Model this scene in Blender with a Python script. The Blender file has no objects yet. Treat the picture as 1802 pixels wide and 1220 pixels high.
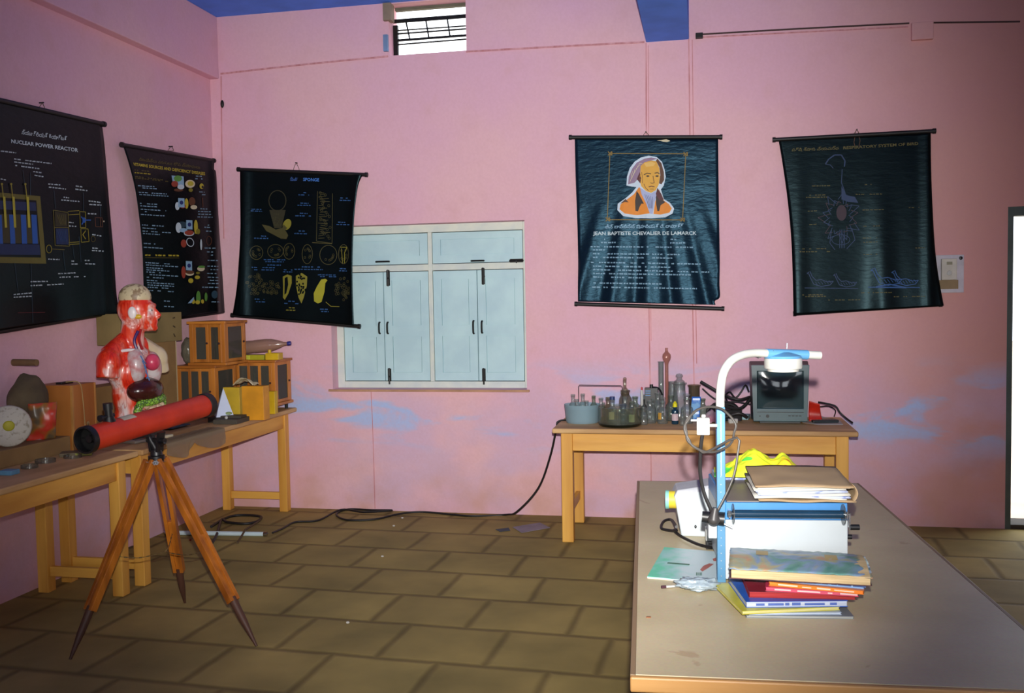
import bpy, bmesh, random
from math import *
from mathutils import Vector, Matrix, noise as mnoise
random.seed(7)
S = bpy.context.scene
COL = S.collection
# ---------------------------------------------------------------- camera
F_PX, YAW, PITCH, ROLL, CAMH = 1655.3, 0.19957, 0.05095, -0.01673, 1.6
Fw = Vector((-sin(YAW)*cos(PITCH), cos(YAW)*cos(PITCH), -sin(PITCH)))
_R0 = Vector((cos(YAW), sin(YAW), 0)); _U0 = _R0.cross(Fw)
Rt = cos(ROLL)*_R0 + sin(ROLL)*_U0; Up = -sin(ROLL)*_R0 + cos(ROLL)*_U0
EYE = Vector((0, 0, CAMH))
cd = bpy.data.cameras.new('camera'); cam = bpy.data.objects.new('camera', cd); COL.objects.link(cam)
cd.sensor_width = 36; cd.lens = F_PX/1802*36; cd.clip_start = .05
mw = Matrix((Rt, Up, -Fw)).transposed().to_4x4(); mw.translation = EYE; cam.matrix_world = mw
S.camera = cam

def W(px, py, X=None, Y=None, Z=None):
    """world point where the sight line through a photo pixel meets the plane X=, Y= or Z="""
    v = Fw + Rt*((px-901)/F_PX) - Up*((py-610)/F_PX)
    t = X/v.x if X is not None else Y/v.y if Y is not None else (Z-CAMH)/v.z
    return EYE + v*t

# ---------------------------------------------------------------- materials
def srgb(c):
    return tuple(((x/255)/12.92 if x/255 <= .04045 else ((x/255+.055)/1.055)**2.4) for x in c)+(1,)
MATS = {}
def mat(name, rgb, rough=.6, metal=0., var=.12, scale=8., bump=0., bscale=60., stretch=(1,1,1), rgb2=None, spec=.5, coat=0., detail=4., lo=.35, hi=.65):
    if name in MATS: return MATS[name]
    m = bpy.data.materials.new(name); m.use_nodes = True; N = m.node_tree.nodes; L = m.node_tree.links
    b = N['Principled BSDF']; b.inputs['Roughness'].default_value = rough; b.inputs['Metallic'].default_value = metal
    b.inputs['Specular IOR Level'].default_value = spec; b.inputs['Coat Weight'].default_value = coat
    tc = N.new('ShaderNodeTexCoord'); mp = N.new('ShaderNodeMapping'); mp.inputs['Scale'].default_value = stretch
    L.new(tc.outputs['Object'], mp.inputs['Vector'])
    nz = N.new('ShaderNodeTexNoise'); nz.inputs['Scale'].default_value = scale; nz.inputs['Detail'].default_value = detail
    L.new(mp.outputs[0], nz.inputs['Vector'])
    cr = N.new('ShaderNodeValToRGB'); cr.color_ramp.elements[0].position = lo; cr.color_ramp.elements[1].position = hi
    c = srgb(rgb); c2 = srgb(rgb2) if rgb2 else tuple(max(0, x*(1-var*2)) for x in c[:3])+(1,)
    cr.color_ramp.elements[0].color = c2; cr.color_ramp.elements[1].color = c
    L.new(nz.outputs['Fac'], cr.inputs[0]); L.new(cr.outputs[0], b.inputs['Base Color'])
    if bump:
        n2 = N.new('ShaderNodeTexNoise'); n2.inputs['Scale'].default_value = bscale; n2.inputs['Detail'].default_value = 5
        L.new(mp.outputs[0], n2.inputs['Vector'])
        bp = N.new('ShaderNodeBump'); bp.inputs['Strength'].default_value = bump; bp.inputs['Distance'].default_value = .01
        L.new(n2.outputs['Fac'], bp.inputs['Height']); L.new(bp.outputs[0], b.inputs['Normal'])
    MATS[name] = m; return m

def flat(name, rgb, rough=.5, metal=0.):
    return mat(name, rgb, rough, metal, var=.05, scale=30)

def glass(name, tint, gloss=.06, rough=.05, body=(220,226,226), fac=.07, edge=.35):
    if name in MATS: return MATS[name]
    m = bpy.data.materials.new(name); m.use_nodes = True; N = m.node_tree.nodes; L = m.node_tree.links
    N.remove(N['Principled BSDF']); out = N['Material Output']
    tr = N.new('ShaderNodeBsdfTransparent'); tr2 = N.new('ShaderNodeBsdfTransparent')
    t = srgb(tint); t = tuple(v**.55 for v in t[:3])+(1,); edge = edge**.4; tr.inputs[0].default_value = t; tr2.inputs[0].default_value = (t[0]*edge, t[1]*edge, t[2]*edge, 1)
    lw = N.new('ShaderNodeLayerWeight'); lw.inputs['Blend'].default_value = .35
    m1 = N.new('ShaderNodeMixShader'); L.new(lw.outputs['Facing'], m1.inputs[0]); L.new(tr.outputs[0], m1.inputs[1]); L.new(tr2.outputs[0], m1.inputs[2])
    gl = N.new('ShaderNodeBsdfGlossy'); gl.inputs['Roughness'].default_value = rough; gl.inputs[0].default_value = (1,1,1,1)
    pw = N.new('ShaderNodeMath'); pw.operation = 'POWER'; pw.inputs[1].default_value = 4.; L.new(lw.outputs['Facing'], pw.inputs[0])
    ad = N.new('ShaderNodeMath'); ad.operation = 'MULTIPLY_ADD'; ad.inputs[1].default_value = .5; ad.inputs[2].default_value = gloss; L.new(pw.outputs[0], ad.inputs[0])
    m2 = N.new('ShaderNodeMixShader'); L.new(ad.outputs[0], m2.inputs[0]); L.new(m1.outputs[0], m2.inputs[1]); L.new(gl.outputs[0], m2.inputs[2])
    last = m2
    if body:
        df = N.new('ShaderNodeBsdfDiffuse'); df.inputs[0].default_value = srgb(body)
        m3 = N.new('ShaderNodeMixShader'); m3.inputs[0].default_value = fac
        L.new(m2.outputs[0], m3.inputs[1]); L.new(df.outputs[0], m3.inputs[2]); last = m3
    L.new(last.outputs[0], out.inputs[0]); MATS[name] = m; return m

def wood(name, rgb, rgb2, axis='x', rough=.5, scale=7, dirt=None):
    st = {'x': (.12, 1, 1), 'y': (1, .12, 1), 'z': (1, 1, .1)}[axis]
    m = mat(name, rgb, rough, scale=scale, stretch=st, rgb2=rgb2, bump=.12, bscale=40, detail=6, lo=.35, hi=.62)
    return m

# ---------------------------------------------------------------- mesh helpers
def NB(): return bmesh.new()
def box(b, x0, x1, y0, y1, z0, z1, M=None):
    vs = [b.verts.new(Vector((x, y, z)) if M is None else M @ Vector((x, y, z))) for x in (x0, x1) for y in (y0, y1) for z in (z0, z1)]
    for f in ((0,1,3,2),(4,6,7,5),(0,4,5,1),(2,3,7,6),(0,2,6,4),(1,5,7,3)): b.faces.new([vs[i] for i in f])
    return vs
def frame_of(d):
    d = d.normalized(); a = Vector((0,0,1)) if abs(d.z) < .9 else Vector((1,0,0))
    u = d.cross(a).normalized(); return u, d.cross(u).normalized()
def bar(b, p0, p1, w, t, up=None):
    """rectangular bar from p0 to p1, w wide sideways, t thick along up"""
    p0, p1 = Vector(p0), Vector(p1); d = (p1-p0).normalized(); up = Vector(up or (0,0,1))
    s = d.cross(up)
    s = s.normalized() if s.length > 1e-4 else Vector((1,0,0)); u = s.cross(d).normalized()
    r = []
    for p in (p0, p1):
        r.append([b.verts.new(p+s*w/2*i+u*t/2*j) for i, j in ((-1,-1),(1,-1),(1,1),(-1,1))])
    for i in range(4): b.faces.new((r[0][i], r[0][(i+1)%4], r[1][(i+1)%4], r[1][i]))
    b.faces.new(r[0][::-1]); b.faces.new(r[1])
def cone(b, p0, p1, r0, r1=None, n=20, cap=True):
    p0, p1 = Vector(p0), Vector(p1); r1 = r0 if r1 is None else r1; u, v = frame_of(p1-p0)
    rings = [[b.verts.new(p+(u*cos(2*pi*i/n)+v*sin(2*pi*i/n))*r) for i in range(n)] for p, r in ((p0, r0), (p1, r1))]
    for i in range(n): b.faces.new((rings[0][i], rings[0][(i+1)%n], rings[1][(i+1)%n], rings[1][i]))
    if cap: b.faces.new(rings[0][::-1]); b.faces.new(rings[1])
def lathe(b, prof, c=(0,0,0), n=24, M=None):
    """profile [(r, z)] around the vertical through c"""
    c = Vector(c); prev = None
    for r, z in prof:
        if r < 1e-5:
            p = c+Vector((0,0,z)); cur = [b.verts.new(p if M is None else M @ p)]
        else:
            cur = []
            for i in range(n):
                p = c+Vector((r*cos(2*pi*i/n), r*sin(2*pi*i/n), z)); cur.append(b.verts.new(p if M is None else M @ p))
        if prev:
            if len(prev) == 1 and len(cur) > 1:
                for i in range(n): b.faces.new((prev[0], cur[(i+1)%n], cur[i]))
            elif len(cur) == 1 and len(prev) > 1:
                for i in range(n): b.faces.new((prev[i], prev[(i+1)%n], cur[0]))
            elif len(cur) > 1:
                for i in range(n): b.faces.new((prev[i], prev[(i+1)%n], cur[(i+1)%n], cur[i]))
        prev = cur
def smooth_pts(P, k=6, closed=False):
    P = [Vector(p) for p in P]; out = []; n = len(P)
    for i in range(n if closed else n-1):
        if closed: a, b_, c, d = P[i-1], P[i], P[(i+1)%n], P[(i+2)%n]
        else: a, b_, c, d = P[max(i-1,0)], P[i], P[i+1], P[min(i+2,n-1)]
        for j in range(k):
            t = j/k
            out.append(.5*((2*b_)+(-a+c)*t+(2*a-5*b_+4*c-d)*t*t+(-a+3*b_-3*c+d)*t**3))
    if not closed: out.append(P[-1])
    return out
def tube(b, P, r, n=8, closed=False, sm=6, rf=None):
    if sm: P = smooth_pts(P, sm, closed)
    else: P = [Vector(p) for p in P]
    rings = []; u = None; m = len(P)
    for i, p in enumerate(P):
        if closed: d = P[(i+1)%m]-P[i-1]
        else: d = P[min(i+1, m-1)]-P[max(i-1, 0)]
        d.normalize()
        if u is None: u, _ = frame_of(d)
        u = (u-d*u.dot(d)).normalized(); v = d.cross(u)
        rr = r if rf is None else rf(i/(m-1))*r
        rings.append([b.verts.new(p+(u*cos(2*pi*k/n)+v*sin(2*pi*k/n))*rr) for k in range(n)])
    for i in range(m if closed else m-1):
        A, B = rings[i], rings[(i+1)%m]
        for k in range(n): b.faces.new((A[k], A[(k+1)%n], B[(k+1)%n], B[k]))
    if not closed: b.faces.new(rings[0][::-1]); b.faces.new(rings[-1])
def ellipsoid(b, c, r, n=20, m=12, M=None, disp=None):
    c = Vector(c); R = []
    for j in range(m+1):
        th = pi*j/m
        row = []
        for i in range(1 if j in (0, m) else n):
            ph = 2*pi*i/n; d = Vector((sin(th)*cos(ph), sin(th)*sin(ph), cos(th)))
            k = 1 if disp is None else 1+disp(d)
            p = Vector((d.x*r[0], d.y*r[1], d.z*r[2]))*k
            if M is not None: p = M @ p
            row.append(b.verts.new(c+p))
        R.append(row)
    for j in range(m):
        A, B = R[j], R[j+1]
        for i in range(n):
            if len(A) == 1: b.faces.new((A[0], B[i], B[(i+1)%n]))
            elif len(B) == 1: b.faces.new((A[i], B[0], A[(i+1)%n]))
            else: b.faces.new((A[i], B[i], B[(i+1)%n], A[(i+1)%n]))
def prism(b, pts, off):
    """polygon of 3D points extruded by the vector off"""
    off = Vector(off); A = [b.verts.new(Vector(p)) for p in pts]; B = [b.verts.new(Vector(p)+off) for p in pts]; n = len(A)
    b.faces.new(A[::-1]); b.faces.new(B)
    for i in range(n): b.faces.new((A[i], A[(i+1)%n], B[(i+1)%n], B[i]))
def grid(b, fn, nu, nv, thick=None):
    """sheet of fn(u,v); thick(u,v) gives the offset vector of a second side"""
    def lay(g): return [[b.verts.new(g(i/nu, j/nv)) for i in range(nu+1)] for j in range(nv+1)]
    A = lay(fn)
    for j in range(nv):
        for i in range(nu): b.faces.new((A[j][i], A[j][i+1], A[j+1][i+1], A[j+1][i]))
    if thick:
        B = lay(lambda u, v: fn(u, v)+thick(u, v))
        for j in range(nv):
            for i in range(nu): b.faces.new((B[j][i], B[j+1][i], B[j+1][i+1], B[j][i+1]))
        E = [(j, 0) for j in range(nv+1)]; 
        for j in range(nv):
            b.faces.new((A[j][0], A[j+1][0], B[j+1][0], B[j][0])); b.faces.new((A[j+1][nu], A[j][nu], B[j][nu], B[j+1][nu]))
        for i in range(nu):
            b.faces.new((A[0][i+1], A[0][i], B[0][i], B[0][i+1])); b.faces.new((A[nv][i], A[nv][i+1], B[nv][i+1], B[nv][i]))

def obj(name, b, m, parent=None, origin=None, bevel=0., smooth=False, seg=2, recalc=True):
    me = bpy.data.meshes.new(name)
    if recalc: bmesh.ops.recalc_face_normals(b, faces=b.faces)
    if origin is not None: bmesh.ops.translate(b, verts=b.verts, vec=-Vector(origin))
    if smooth:
        for f in b.faces: f.smooth = True
        if smooth != 'all':
            for e in b.edges:
                if len(e.link_faces) == 2 and e.calc_face_angle(0) > radians(38): e.smooth = False
    b.to_mesh(me); b.free()
    o = bpy.data.objects.new(name, me); COL.objects.link(o)
    if m is not None: me.materials.append(m)
    if parent is not None: o.parent = parent
    elif origin is not None: o.location = origin
    if bevel:
        bv = o.modifiers.new('bevel', 'BEVEL'); bv.width = bevel; bv.segments = seg; bv.limit_method = 'ANGLE'
    return o
def tag(o, label, cat, group=None, kind=None):
    if label: o['label'] = label
    if cat: o['category'] = cat
    if group: o['group'] = group
    if kind: o['kind'] = kind
    return o
def thing(name, label, cat, loc=(0,0,0), rotz=0., group=None):
    o = bpy.data.objects.new(name, None); COL.objects.link(o); o.empty_display_size = .05
    o.location = loc; o.rotation_euler = (0, 0, rotz); return tag(o, label, cat, group)
def struct(name, b, m, parent=None, origin=None, **k):
    o = obj(name, b, m, parent, origin, **k)
    if parent is None: o['kind'] = 'structure'
    return o
def sbox(name, m, parent, a, bevel=.002, M=None):
    b = NB(); box(b, *a, M=M); return obj(name, b, m, parent, bevel=bevel)

# ---------------------------------------------------------------- palette
M_black = mat('black_plastic', (24,24,26), .4, var=.1)
M_rubber = mat('black_rubber', (20,19,18), .6)
M_iron = mat('black_iron', (22,22,20), .45, metal=.3)
M_chrome = mat('chrome', (200,200,205), .25, metal=1., var=.03)
M_white = mat('white_enamel', (190,190,184), .35, var=.03)
M_grey = mat('grey_plastic', (150,152,155), .45, var=.05)
M_clear = glass('clear_glass', (222,232,228))
M_clear2 = glass('greenish_glass', (188,204,182), edge=.3)
M_amber = glass('dusty_glass', (205,200,180), edge=.35, body=(150,140,120), fac=.12)
M_pane = glass('cabinet_glass', (170,175,170), gloss=.03, edge=.7, body=(120,118,108), fac=.3)
M_paper = mat('paper', (198,195,184), .8, var=.04)

# =================================================================== ROOM
D, XL, XR, YF, ZC = 6.769, -3.715, 3.55, -2.6, 3.80
def wall_mat():
    m = bpy.data.materials.new('pink_limewash'); m.use_nodes = True; N = m.node_tree.nodes; L = m.node_tree.links
    b = N['Principled BSDF']; b.inputs['Roughness'].default_value = .85; b.inputs['Specular IOR Level'].default_value = .15
    geo = N.new('ShaderNodeNewGeometry'); sep = N.new('ShaderNodeSeparateXYZ'); L.new(geo.outputs['Position'], sep.inputs[0])
    def nz(scale, st=(1,1,1), det=5, dist=0.):
        mp = N.new('ShaderNodeMapping'); mp.inputs['Scale'].default_value = st; L.new(geo.outputs['Position'], mp.inputs[0])
        n = N.new('ShaderNodeTexNoise'); n.inputs['Scale'].default_value = scale; n.inputs['Detail'].default_value = det
        n.inputs['Distortion'].default_value = dist; L.new(mp.outputs[0], n.inputs['Vector']); return n.outputs['Fac']
    def mrange(src, a, b_, c=0, d=1):
        r = N.new('ShaderNodeMapRange'); r.interpolation_type = 'SMOOTHSTEP'
        for i, v in enumerate((a, b_, c, d)): r.inputs[i+1].default_value = v
        L.new(src, r.inputs[0]); return r.outputs[0]
    def math(op, a, b_=None):
        r = N.new('ShaderNodeMath'); r.operation = op; L.new(a, r.inputs[0])
        if isinstance(b_, (int, float)): r.inputs[1].default_value = b_
        elif b_ is not None: L.new(b_, r.inputs[1])
        return r.outputs[0]
    def mix(f, a, b_):
        r = N.new('ShaderNodeMix'); r.data_type = 'RGBA'; L.new(f, r.inputs[0])
        for i, v in ((6, a), (7, b_)):
            if isinstance(v, tuple): r.inputs[i].default_value = v
            else: L.new(v, r.inputs[i])
        return r.outputs[2]
    z = sep.outputs['Z']; x = sep.outputs['X']
    base = mix(mrange(nz(1.3), .35, .65), srgb((236,190,196)), srgb((232,184,200)))
    base = mix(mrange(nz(6, det=8), .5, .8, 0, .5), base, srgb((226,178,182)))
    base = mix(math('MULTIPLY', mrange(x, .3, 2.2), .75), base, srgb((208,146,126)))
    # lilac undercoat showing low on the wall
    lil = math('MULTIPLY', mrange(nz(1.6, (1,1,1.6)), .38, .62), mrange(z, 1.25, .7))
    base = mix(math('MULTIPLY', lil, .65), base, srgb((212,184,212)))
    # rubbed patches of the older blue wash, in a band above the floor
    band = math('MULTIPLY', mrange(z, .40, .72), mrange(z, 1.22, .80))
    blu = math('MULTIPLY', mrange(nz(2.2, (.7,.7,2.0), 8, .5), .52, .64), band)
    base = mix(math('MULTIPLY', blu, .85), base, srgb((168,200,244)))
    # ochre splash-back dirt close to the floor
    dirt = math('MULTIPLY', mrange(z, .55, .0), mrange(nz(3.0, det=8), .35, .75))
    base = mix(math('MULTIPLY', dirt, .6), base, srgb((206,156,124)))
    d2 = math('MULTIPLY', math('MULTIPLY', mrange(x, 1.2, 2.0), mrange(z, 1.6, .3)), mrange(nz(1.7, det=7), .4, .7))
    base = mix(math('MULTIPLY', d2, .55), base, srgb((152,116,92)))
    fine = mrange(nz(55, det=3), .3, .7)
    base = mix(math('MULTIPLY', fine, .12), base, srgb((206,152,160)))
    L.new(base, b.inputs['Base Color'])
    bp = N.new('ShaderNodeBump'); bp.inputs['Strength'].default_value = .25; bp.inputs['Distance'].default_value = .012
    L.new(nz(14, det=8), bp.inputs['Height']); L.new(bp.outputs[0], b.inputs['Normal'])
    return m
M_wall = wall_mat()
M_crack = mat('plaster_ridge', (222,164,168), .9, rgb2=(194,128,130), scale=25, stretch=(1,1,.25), bump=.4)
M_blue = mat('blue_limewash', (92,146,255), .85, var=.08, scale=5)

def floor_mat():
    m = bpy.data.materials.new('stone_slabs'); m.use_nodes = True; N = m.node_tree.nodes; L = m.node_tree.links
    b = N['Principled BSDF']; b.inputs['Roughness'].default_value = .75; b.inputs['Specular IOR Level'].default_value = .2
    geo = N.new('ShaderNodeNewGeometry')
    wn = N.new('ShaderNodeTexNoise'); wn.inputs['Scale'].default_value = 3.; wn.inputs['Detail'].default_value = 5; L.new(geo.outputs['Position'], wn.inputs['Vector'])
    sub = N.new('ShaderNodeVectorMath'); sub.operation = 'MULTIPLY_ADD'; sub.inputs[1].default_value = (.03,.03,0)
    L.new(wn.outputs['Color'], sub.inputs[0]); L.new(geo.outputs['Position'], sub.inputs[2])
    mp = N.new('ShaderNodeMapping'); mp.inputs['Rotation'].default_value = (0,0,radians(2.5)); mp.inputs['Location'].default_value = (.1,.07,0); L.new(sub.outputs[0], mp.inputs[0])
    br = N.new('ShaderNodeTexBrick'); L.new(mp.outputs[0], br.inputs['Vector'])
    br.offset = .42; br.inputs['Scale'].default_value = 1; br.inputs['Brick Width'].default_value = .50; br.inputs['Row Height'].default_value = .44
    br.inputs['Mortar Size'].default_value = .032; br.inputs['Mortar Smooth'].default_value = 1.; br.inputs['Bias'].default_value = 0
    br.inputs['Color1'].default_value = srgb((178,160,98)); br.inputs['Color2'].default_value = srgb((164,146,90)); br.inputs['Mortar'].default_value = srgb((134,118,72))
    nz = N.new('ShaderNodeTexNoise'); nz.inputs['Scale'].default_value = 2.2; nz.inputs['Detail'].default_value = 7; L.new(geo.outputs['Position'], nz.inputs['Vector'])
    cr = N.new('ShaderNodeValToRGB'); cr.color_ramp.elements[0].position = .3; cr.color_ramp.elements[1].position = .75
    cr.color_ramp.elements[0].color = (.62,.62,.62,1); cr.color_ramp.elements[1].color = (1.1,1.05,1,1); L.new(nz.outputs['Fac'], cr.inputs[0])
    mx = N.new('ShaderNodeMix'); mx.data_type = 'RGBA'; mx.blend_type = 'MULTIPLY'; mx.inputs[0].default_value = 1
    L.new(br.outputs['Color'], mx.inputs[6]); L.new(cr.outputs[0], mx.inputs[7]); L.new(mx.outputs[2], b.inputs['Base Color'])
    bp = N.new('ShaderNodeBump'); bp.inputs['Strength'].default_value = .4; bp.inputs['Distance'].default_value = .008; bp.invert = True
    L.new(br.outputs['Fac'], bp.inputs['Height']); L.new(bp.outputs[0], b.inputs['Normal'])
    return m
M_floor = floor_mat()

def wall_with_holes(name, P, u0, u1, v0, v1, holes, thick, m):
    """P(u, v, d) maps wall coordinates and depth d (0 room side, 1 far side) to world"""
    us = sorted({u0, u1, *[h[0] for h in holes], *[h[1] for h in holes]}); vs = sorted({v0, v1, *[h[2] for h in holes], *[h[3] for h in holes]})
    b = NB(); V = {}
    def vert(i, j, d):
        if (i, j, d) not in V: V[(i, j, d)] = b.verts.new(P(us[i], vs[j], d*thick))
        return V[(i, j, d)]
    def solid(i, j):
        if not (0 <= i < len(us)-1 and 0 <= j < len(vs)-1): return False
        cu, cv = (us[i]+us[i+1])/2, (vs[j]+vs[j+1])/2
        return not any(h[0] < cu < h[1] and h[2] < cv < h[3] for h in holes)
    for i in range(len(us)-1):
        for j in range(len(vs)-1):
            if not solid(i, j): continue
            for d in (0, 1): b.faces.new([vert(*t, d) for t in ((i,j),(i+1,j),(i+1,j+1),(i,j+1))])
            for (ni, nj), (a, c) in (((i-1,j),((i,j),(i,j+1))), ((i+1,j),((i+1,j),(i+1,j+1))), ((i,j-1),((i,j),(i+1,j))), ((i,j+1),((i,j+1),(i+1,j+1)))):
                if not solid(ni, nj): b.faces.new((vert(*a,0), vert(*c,0), vert(*c,1), vert(*a,1)))
    return struct(name, b, m)
WX0, WX1, WZ0, WZ1 = -2.775, -1.262, .930, 2.170           # shuttered window opening
VX0, VX1, VZ0, VZ1 = -2.262, -1.672, 3.415, 3.792         # vent
DX0, DX1, DZ1 = 1.985, 2.95, 2.15                         # door
wall_with_holes('wall_back', lambda u, v, d: Vector((u, D+d, v)), XL-.25, XR+.25, 0, ZC, [(WX0,WX1,WZ0,WZ1), (VX0,VX1,VZ0,VZ1), (DX0,DX1,-.01,DZ1)], .2, M_wall)
wall_with_holes('wall_left', lambda u, v, d: Vector((XL-d, u, v)), YF, D, 0, ZC, [], .25, M_wall)
wall_with_holes('wall_right', lambda u, v, d: Vector((XR+d, u, v)), YF, D, 0, ZC, [(0.2, 1.6, 1.0, 2.3)], .25, M_wall)
FW = [(-2.5,-1.3,.95,2.3), (-.15,1.05,.95,2.3), (1.6,2.6,0.95,2.3)]
wall_with_holes('wall_front', lambda u, v, d: Vector((u, YF-d, v)), XL, XR, 0, ZC, FW, .25, M_wall)
b = NB(); box(b, XL-.25, XR+.25, YF-.25, D+.2, -.12, 0); struct('floor', b, M_floor)
b = NB(); box(b, XL-.25, XR+.25, YF-.25, D+.2, ZC, ZC+.15); struct('ceiling', b, M_blue)
b = NB(); box(b, -14, 14, D+.2, D+26, -.25, -.03)
M_sand = mat('pale_courtyard', (232,214,188), .9, scale=1.5); struct('ground_outside', b, M_sand)
# left plaster beam, blue crossbeam, ridges
b = NB(); box(b, XL-.01, XL+.075, YF, D, 3.33, ZC); struct('trim_1', b, M_wall, bevel=.006)
b = NB(); box(b, -.372, -.075, YF, D+.01, 3.383, ZC); struct('trim_2', b, M_blue, bevel=.005)
def ridge(n, P, w, t, up=(0,-1,0), m=None):
    b = NB()
    Q = smooth_pts(P, 5)
    for i in range(len(Q)-1): bar(b, Q[i], Q[i+1], w, t, up)
    struct(n, b, m or M_crack)
def wall_line(n, pts, w=.008, m=None):
    ridge(n, [W(x, y, Y=D-.002) for x, y in pts], w, .008, m=m)
M_dark = mat('dark_cable', (70,46,42), .7)
wall_line('trim_3', [(388,130),(540,113),(683,99)], .012)
wall_line('trim_4', [(820,91),(980,82),(1134,74)], .012)
wall_line('trim_5', [(1226,61),(1400,51),(1600,41)], .010, M_dark)
wall_line('trim_6', [(1226,66),(1400,57),(1598,47)], .008)
wall_line('trim_7', [(1643,40),(1795,38)], .010, M_dark)
wall_line('trim_8', [(1137,76),(1138,300),(1143,600),(1146,850)], .008)
wall_line('trim_9', [(1141,80),(1142,300),(1146,600)], .004)
wall_line('trim_10', [(1212,68),(1215,300),(1220,600),(1222,700)], .008)
wall_line('trim_11', [(1218,70),(1221,300),(1226,640)], .006)
wall_line('trim_12', [(389,134),(391,300),(394,420)], .007)
wall_line('trim_13', [(653,686),(656,760),(660,895)], .004)
b = NB(); p0 = W(1603,42,Y=D); p1 = W(1641,70,Y=D); box(b, p0.x, p1.x, D-.03, D+.01, p1.z, p0.z); struct('trim_14', b, M_wall, bevel=.004)
b = NB(); p0 = W(1224,59,Y=D-.02); box(b, p0.x, p0.x+.05, D-.04, D, p0.z-.035, p0.z); struct('trim_15', b, M_iron, bevel=.003)
for i, (x, y) in enumerate(((391,183),)):
    p = W(x, y, Y=D-.01); b = NB(); ellipsoid(b, p, (.014,.012,.03)); tag(obj('wall_hook', b, M_iron, origin=p), 'small dark metal hook on the back wall high beside the room corner', 'hook')

# shuttered window
M_shut = mat('pale_blue_paint', (196,228,232), .55, rgb2=(184,216,224), scale=5, bump=.1)
M_shut2 = mat('cream_blue_paint', (222,228,216), .6, rgb2=(206,216,212), scale=9)
M_groove = flat('dark_groove', (40,56,62), .9)
SY = D+.13
def sw(cx, cy): return W(570+cx/3.697, 370+cy/3.697, Y=SY)
b = NB(); box(b, WX0, WX1, SY+.035, SY+.06, WZ0, WZ1); win1 = struct('window_1', b, M_groove)
win1['label'] = 'pale blue panelled wooden window shutters in a shallow recess of the pink wall'
_fr = NB()
mx_ = (sw(690,600).x+sw(712,600).x)/2; tz0 = 1.822; tz1 = 1.87
xa, xb = WX0, WX1
box(_fr, xa, xa+.055, SY-.02, SY+.034, WZ0, WZ1); box(_fr, xb-.035, xb, SY-.02, SY+.034, WZ0, WZ1)
box(_fr, xa+.055, xb-.035, SY-.02, SY+.034, WZ0, WZ0+.05); box(_fr, xa+.055, xb-.035, SY-.02, SY+.034, WZ1-.06, WZ1)
box(_fr, mx_-.016, mx_+.016, SY-.02, SY+.034, WZ0+.05, WZ1-.06); box(_fr, xa+.055, mx_-.016, SY-.016, SY+.034, tz0, tz1); box(_fr, mx_+.016, xb-.035, SY-.016, SY+.034, tz0, tz1)
obj('window_frame', _fr, M_shut2, win1, bevel=.003)
def leaf(x0, x1, z0, z1, panels, label=None):
    b = NB(); g = .003
    x0 += g; x1 -= g; z0 += g; z1 -= g; y0 = SY-.012; y1 = SY+.022
    s = .062 if len(panels) > 1 else .062
    box(b, x0, x1, y0+.012, y1, z0, z1)
    zs = [z0]+[v for p in panels for v in p]+[z1]
    box(b, x0, x0+s, y0, y0+.012, z0, z1); box(b, x1-s, x1, y0, y0+.012, z0, z1)
    for k in range(0, len(zs), 2): box(b, x0+s, x1-s, y0, y0+.012, zs[k], zs[k+1])
    for a, c in panels: box(b, x0+s+.004, x1-s-.004, y0+.003, y0+.012, a+.004, c-.004)
    return obj('shutter', b, M_shut, win1)
zl0, zl1 = WZ0+.052, tz0-.002; zu0, zu1 = tz1+.002, WZ1-.062
pan = [(zl0+.065, 1.325), (1.405, zl1-.065)]
x_l, x_r = xa+.057, xb-.037
m1 = sw(396,700).x; m2 = sw(1003,700).x
LV = [leaf(x_l, m1, zl0, zl1, pan), leaf(m1, mx_-.017, zl0, zl1, pan), leaf(mx_+.017, m2, zl0, zl1, pan), leaf(m2, x_r, zl0, zl1, pan)]
UP1 = leaf(x_l, mx_-.017, zu0, zu1, [(zu0+.062, zu1-.055)]); UP2 = leaf(mx_+.017, x_r, zu0, zu1, [(zu0+.062, zu1-.055)])
def hw(name, parent, x0, y0, x1, y1, dep=.016, round_=False):
    p0, p1 = sw(x0, y0), sw(x1, y1); b = NB(); yb = SY-.012
    if name == 'handle':
        if abs(p1.x-p0.x) > abs(p1.z-p0.z): q = [(p0.x, yb, (p0.z+p1.z)/2), (p0.x+.008, yb-.022, (p0.z+p1.z)/2), (p1.x-.008, yb-.022, (p0.z+p1.z)/2), (p1.x, yb, (p0.z+p1.z)/2)]
        else: xx = (p0.x+p1.x)/2; q = [(xx, yb, p1.z), (xx, yb-.022, p1.z+.01), (xx, yb-.022, p0.z-.01), (xx, yb, p0.z)]
        tube(b, q, .0075, 6, sm=3)
    else:
        box(b, p0.x, p1.x, yb-.006, yb, p1.z, p0.z); vert = abs(p0.z-p1.z) > abs(p0.x-p1.x)
        c = (p0+p1)/2
        if vert: cone(b, (c.x, yb-.010, p1.z-.004), (c.x, yb-.010, p0.z+.004), .007, n=8); box(b, c.x-.004, c.x+.016, yb-.022, yb-.01, c.z-.008, c.z+.004)
        else: cone(b, (p0.x-.004, yb-.010, c.z), (p1.x+.004, yb-.010, c.z), .006, n=8); box(b, c.x-.004, c.x+.004, yb-.02, yb-.01, c.z-.018, c.z)
    return obj(name, b, M_iron, parent)
hw('bolt', LV[1], 410,392,434,492); hw('bolt', LV[1], 420,1030,443,1128); hw('bolt', LV[3], 1028,378,1050,482); hw('bolt', LV[3], 1032,1030,1056,1130)
hw('handle', LV[0], 360,730,376,802); hw('handle', LV[1], 412,730,430,802); hw('handle', LV[2], 970,720,986,802); hw('handle', LV[3], 1024,722,1042,798)
hw('handle', UP1, 347,330,428,342); hw('handle', UP2, 965,324,1043,336); hw('bolt', UP2, 1213,318,1300,340)
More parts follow.
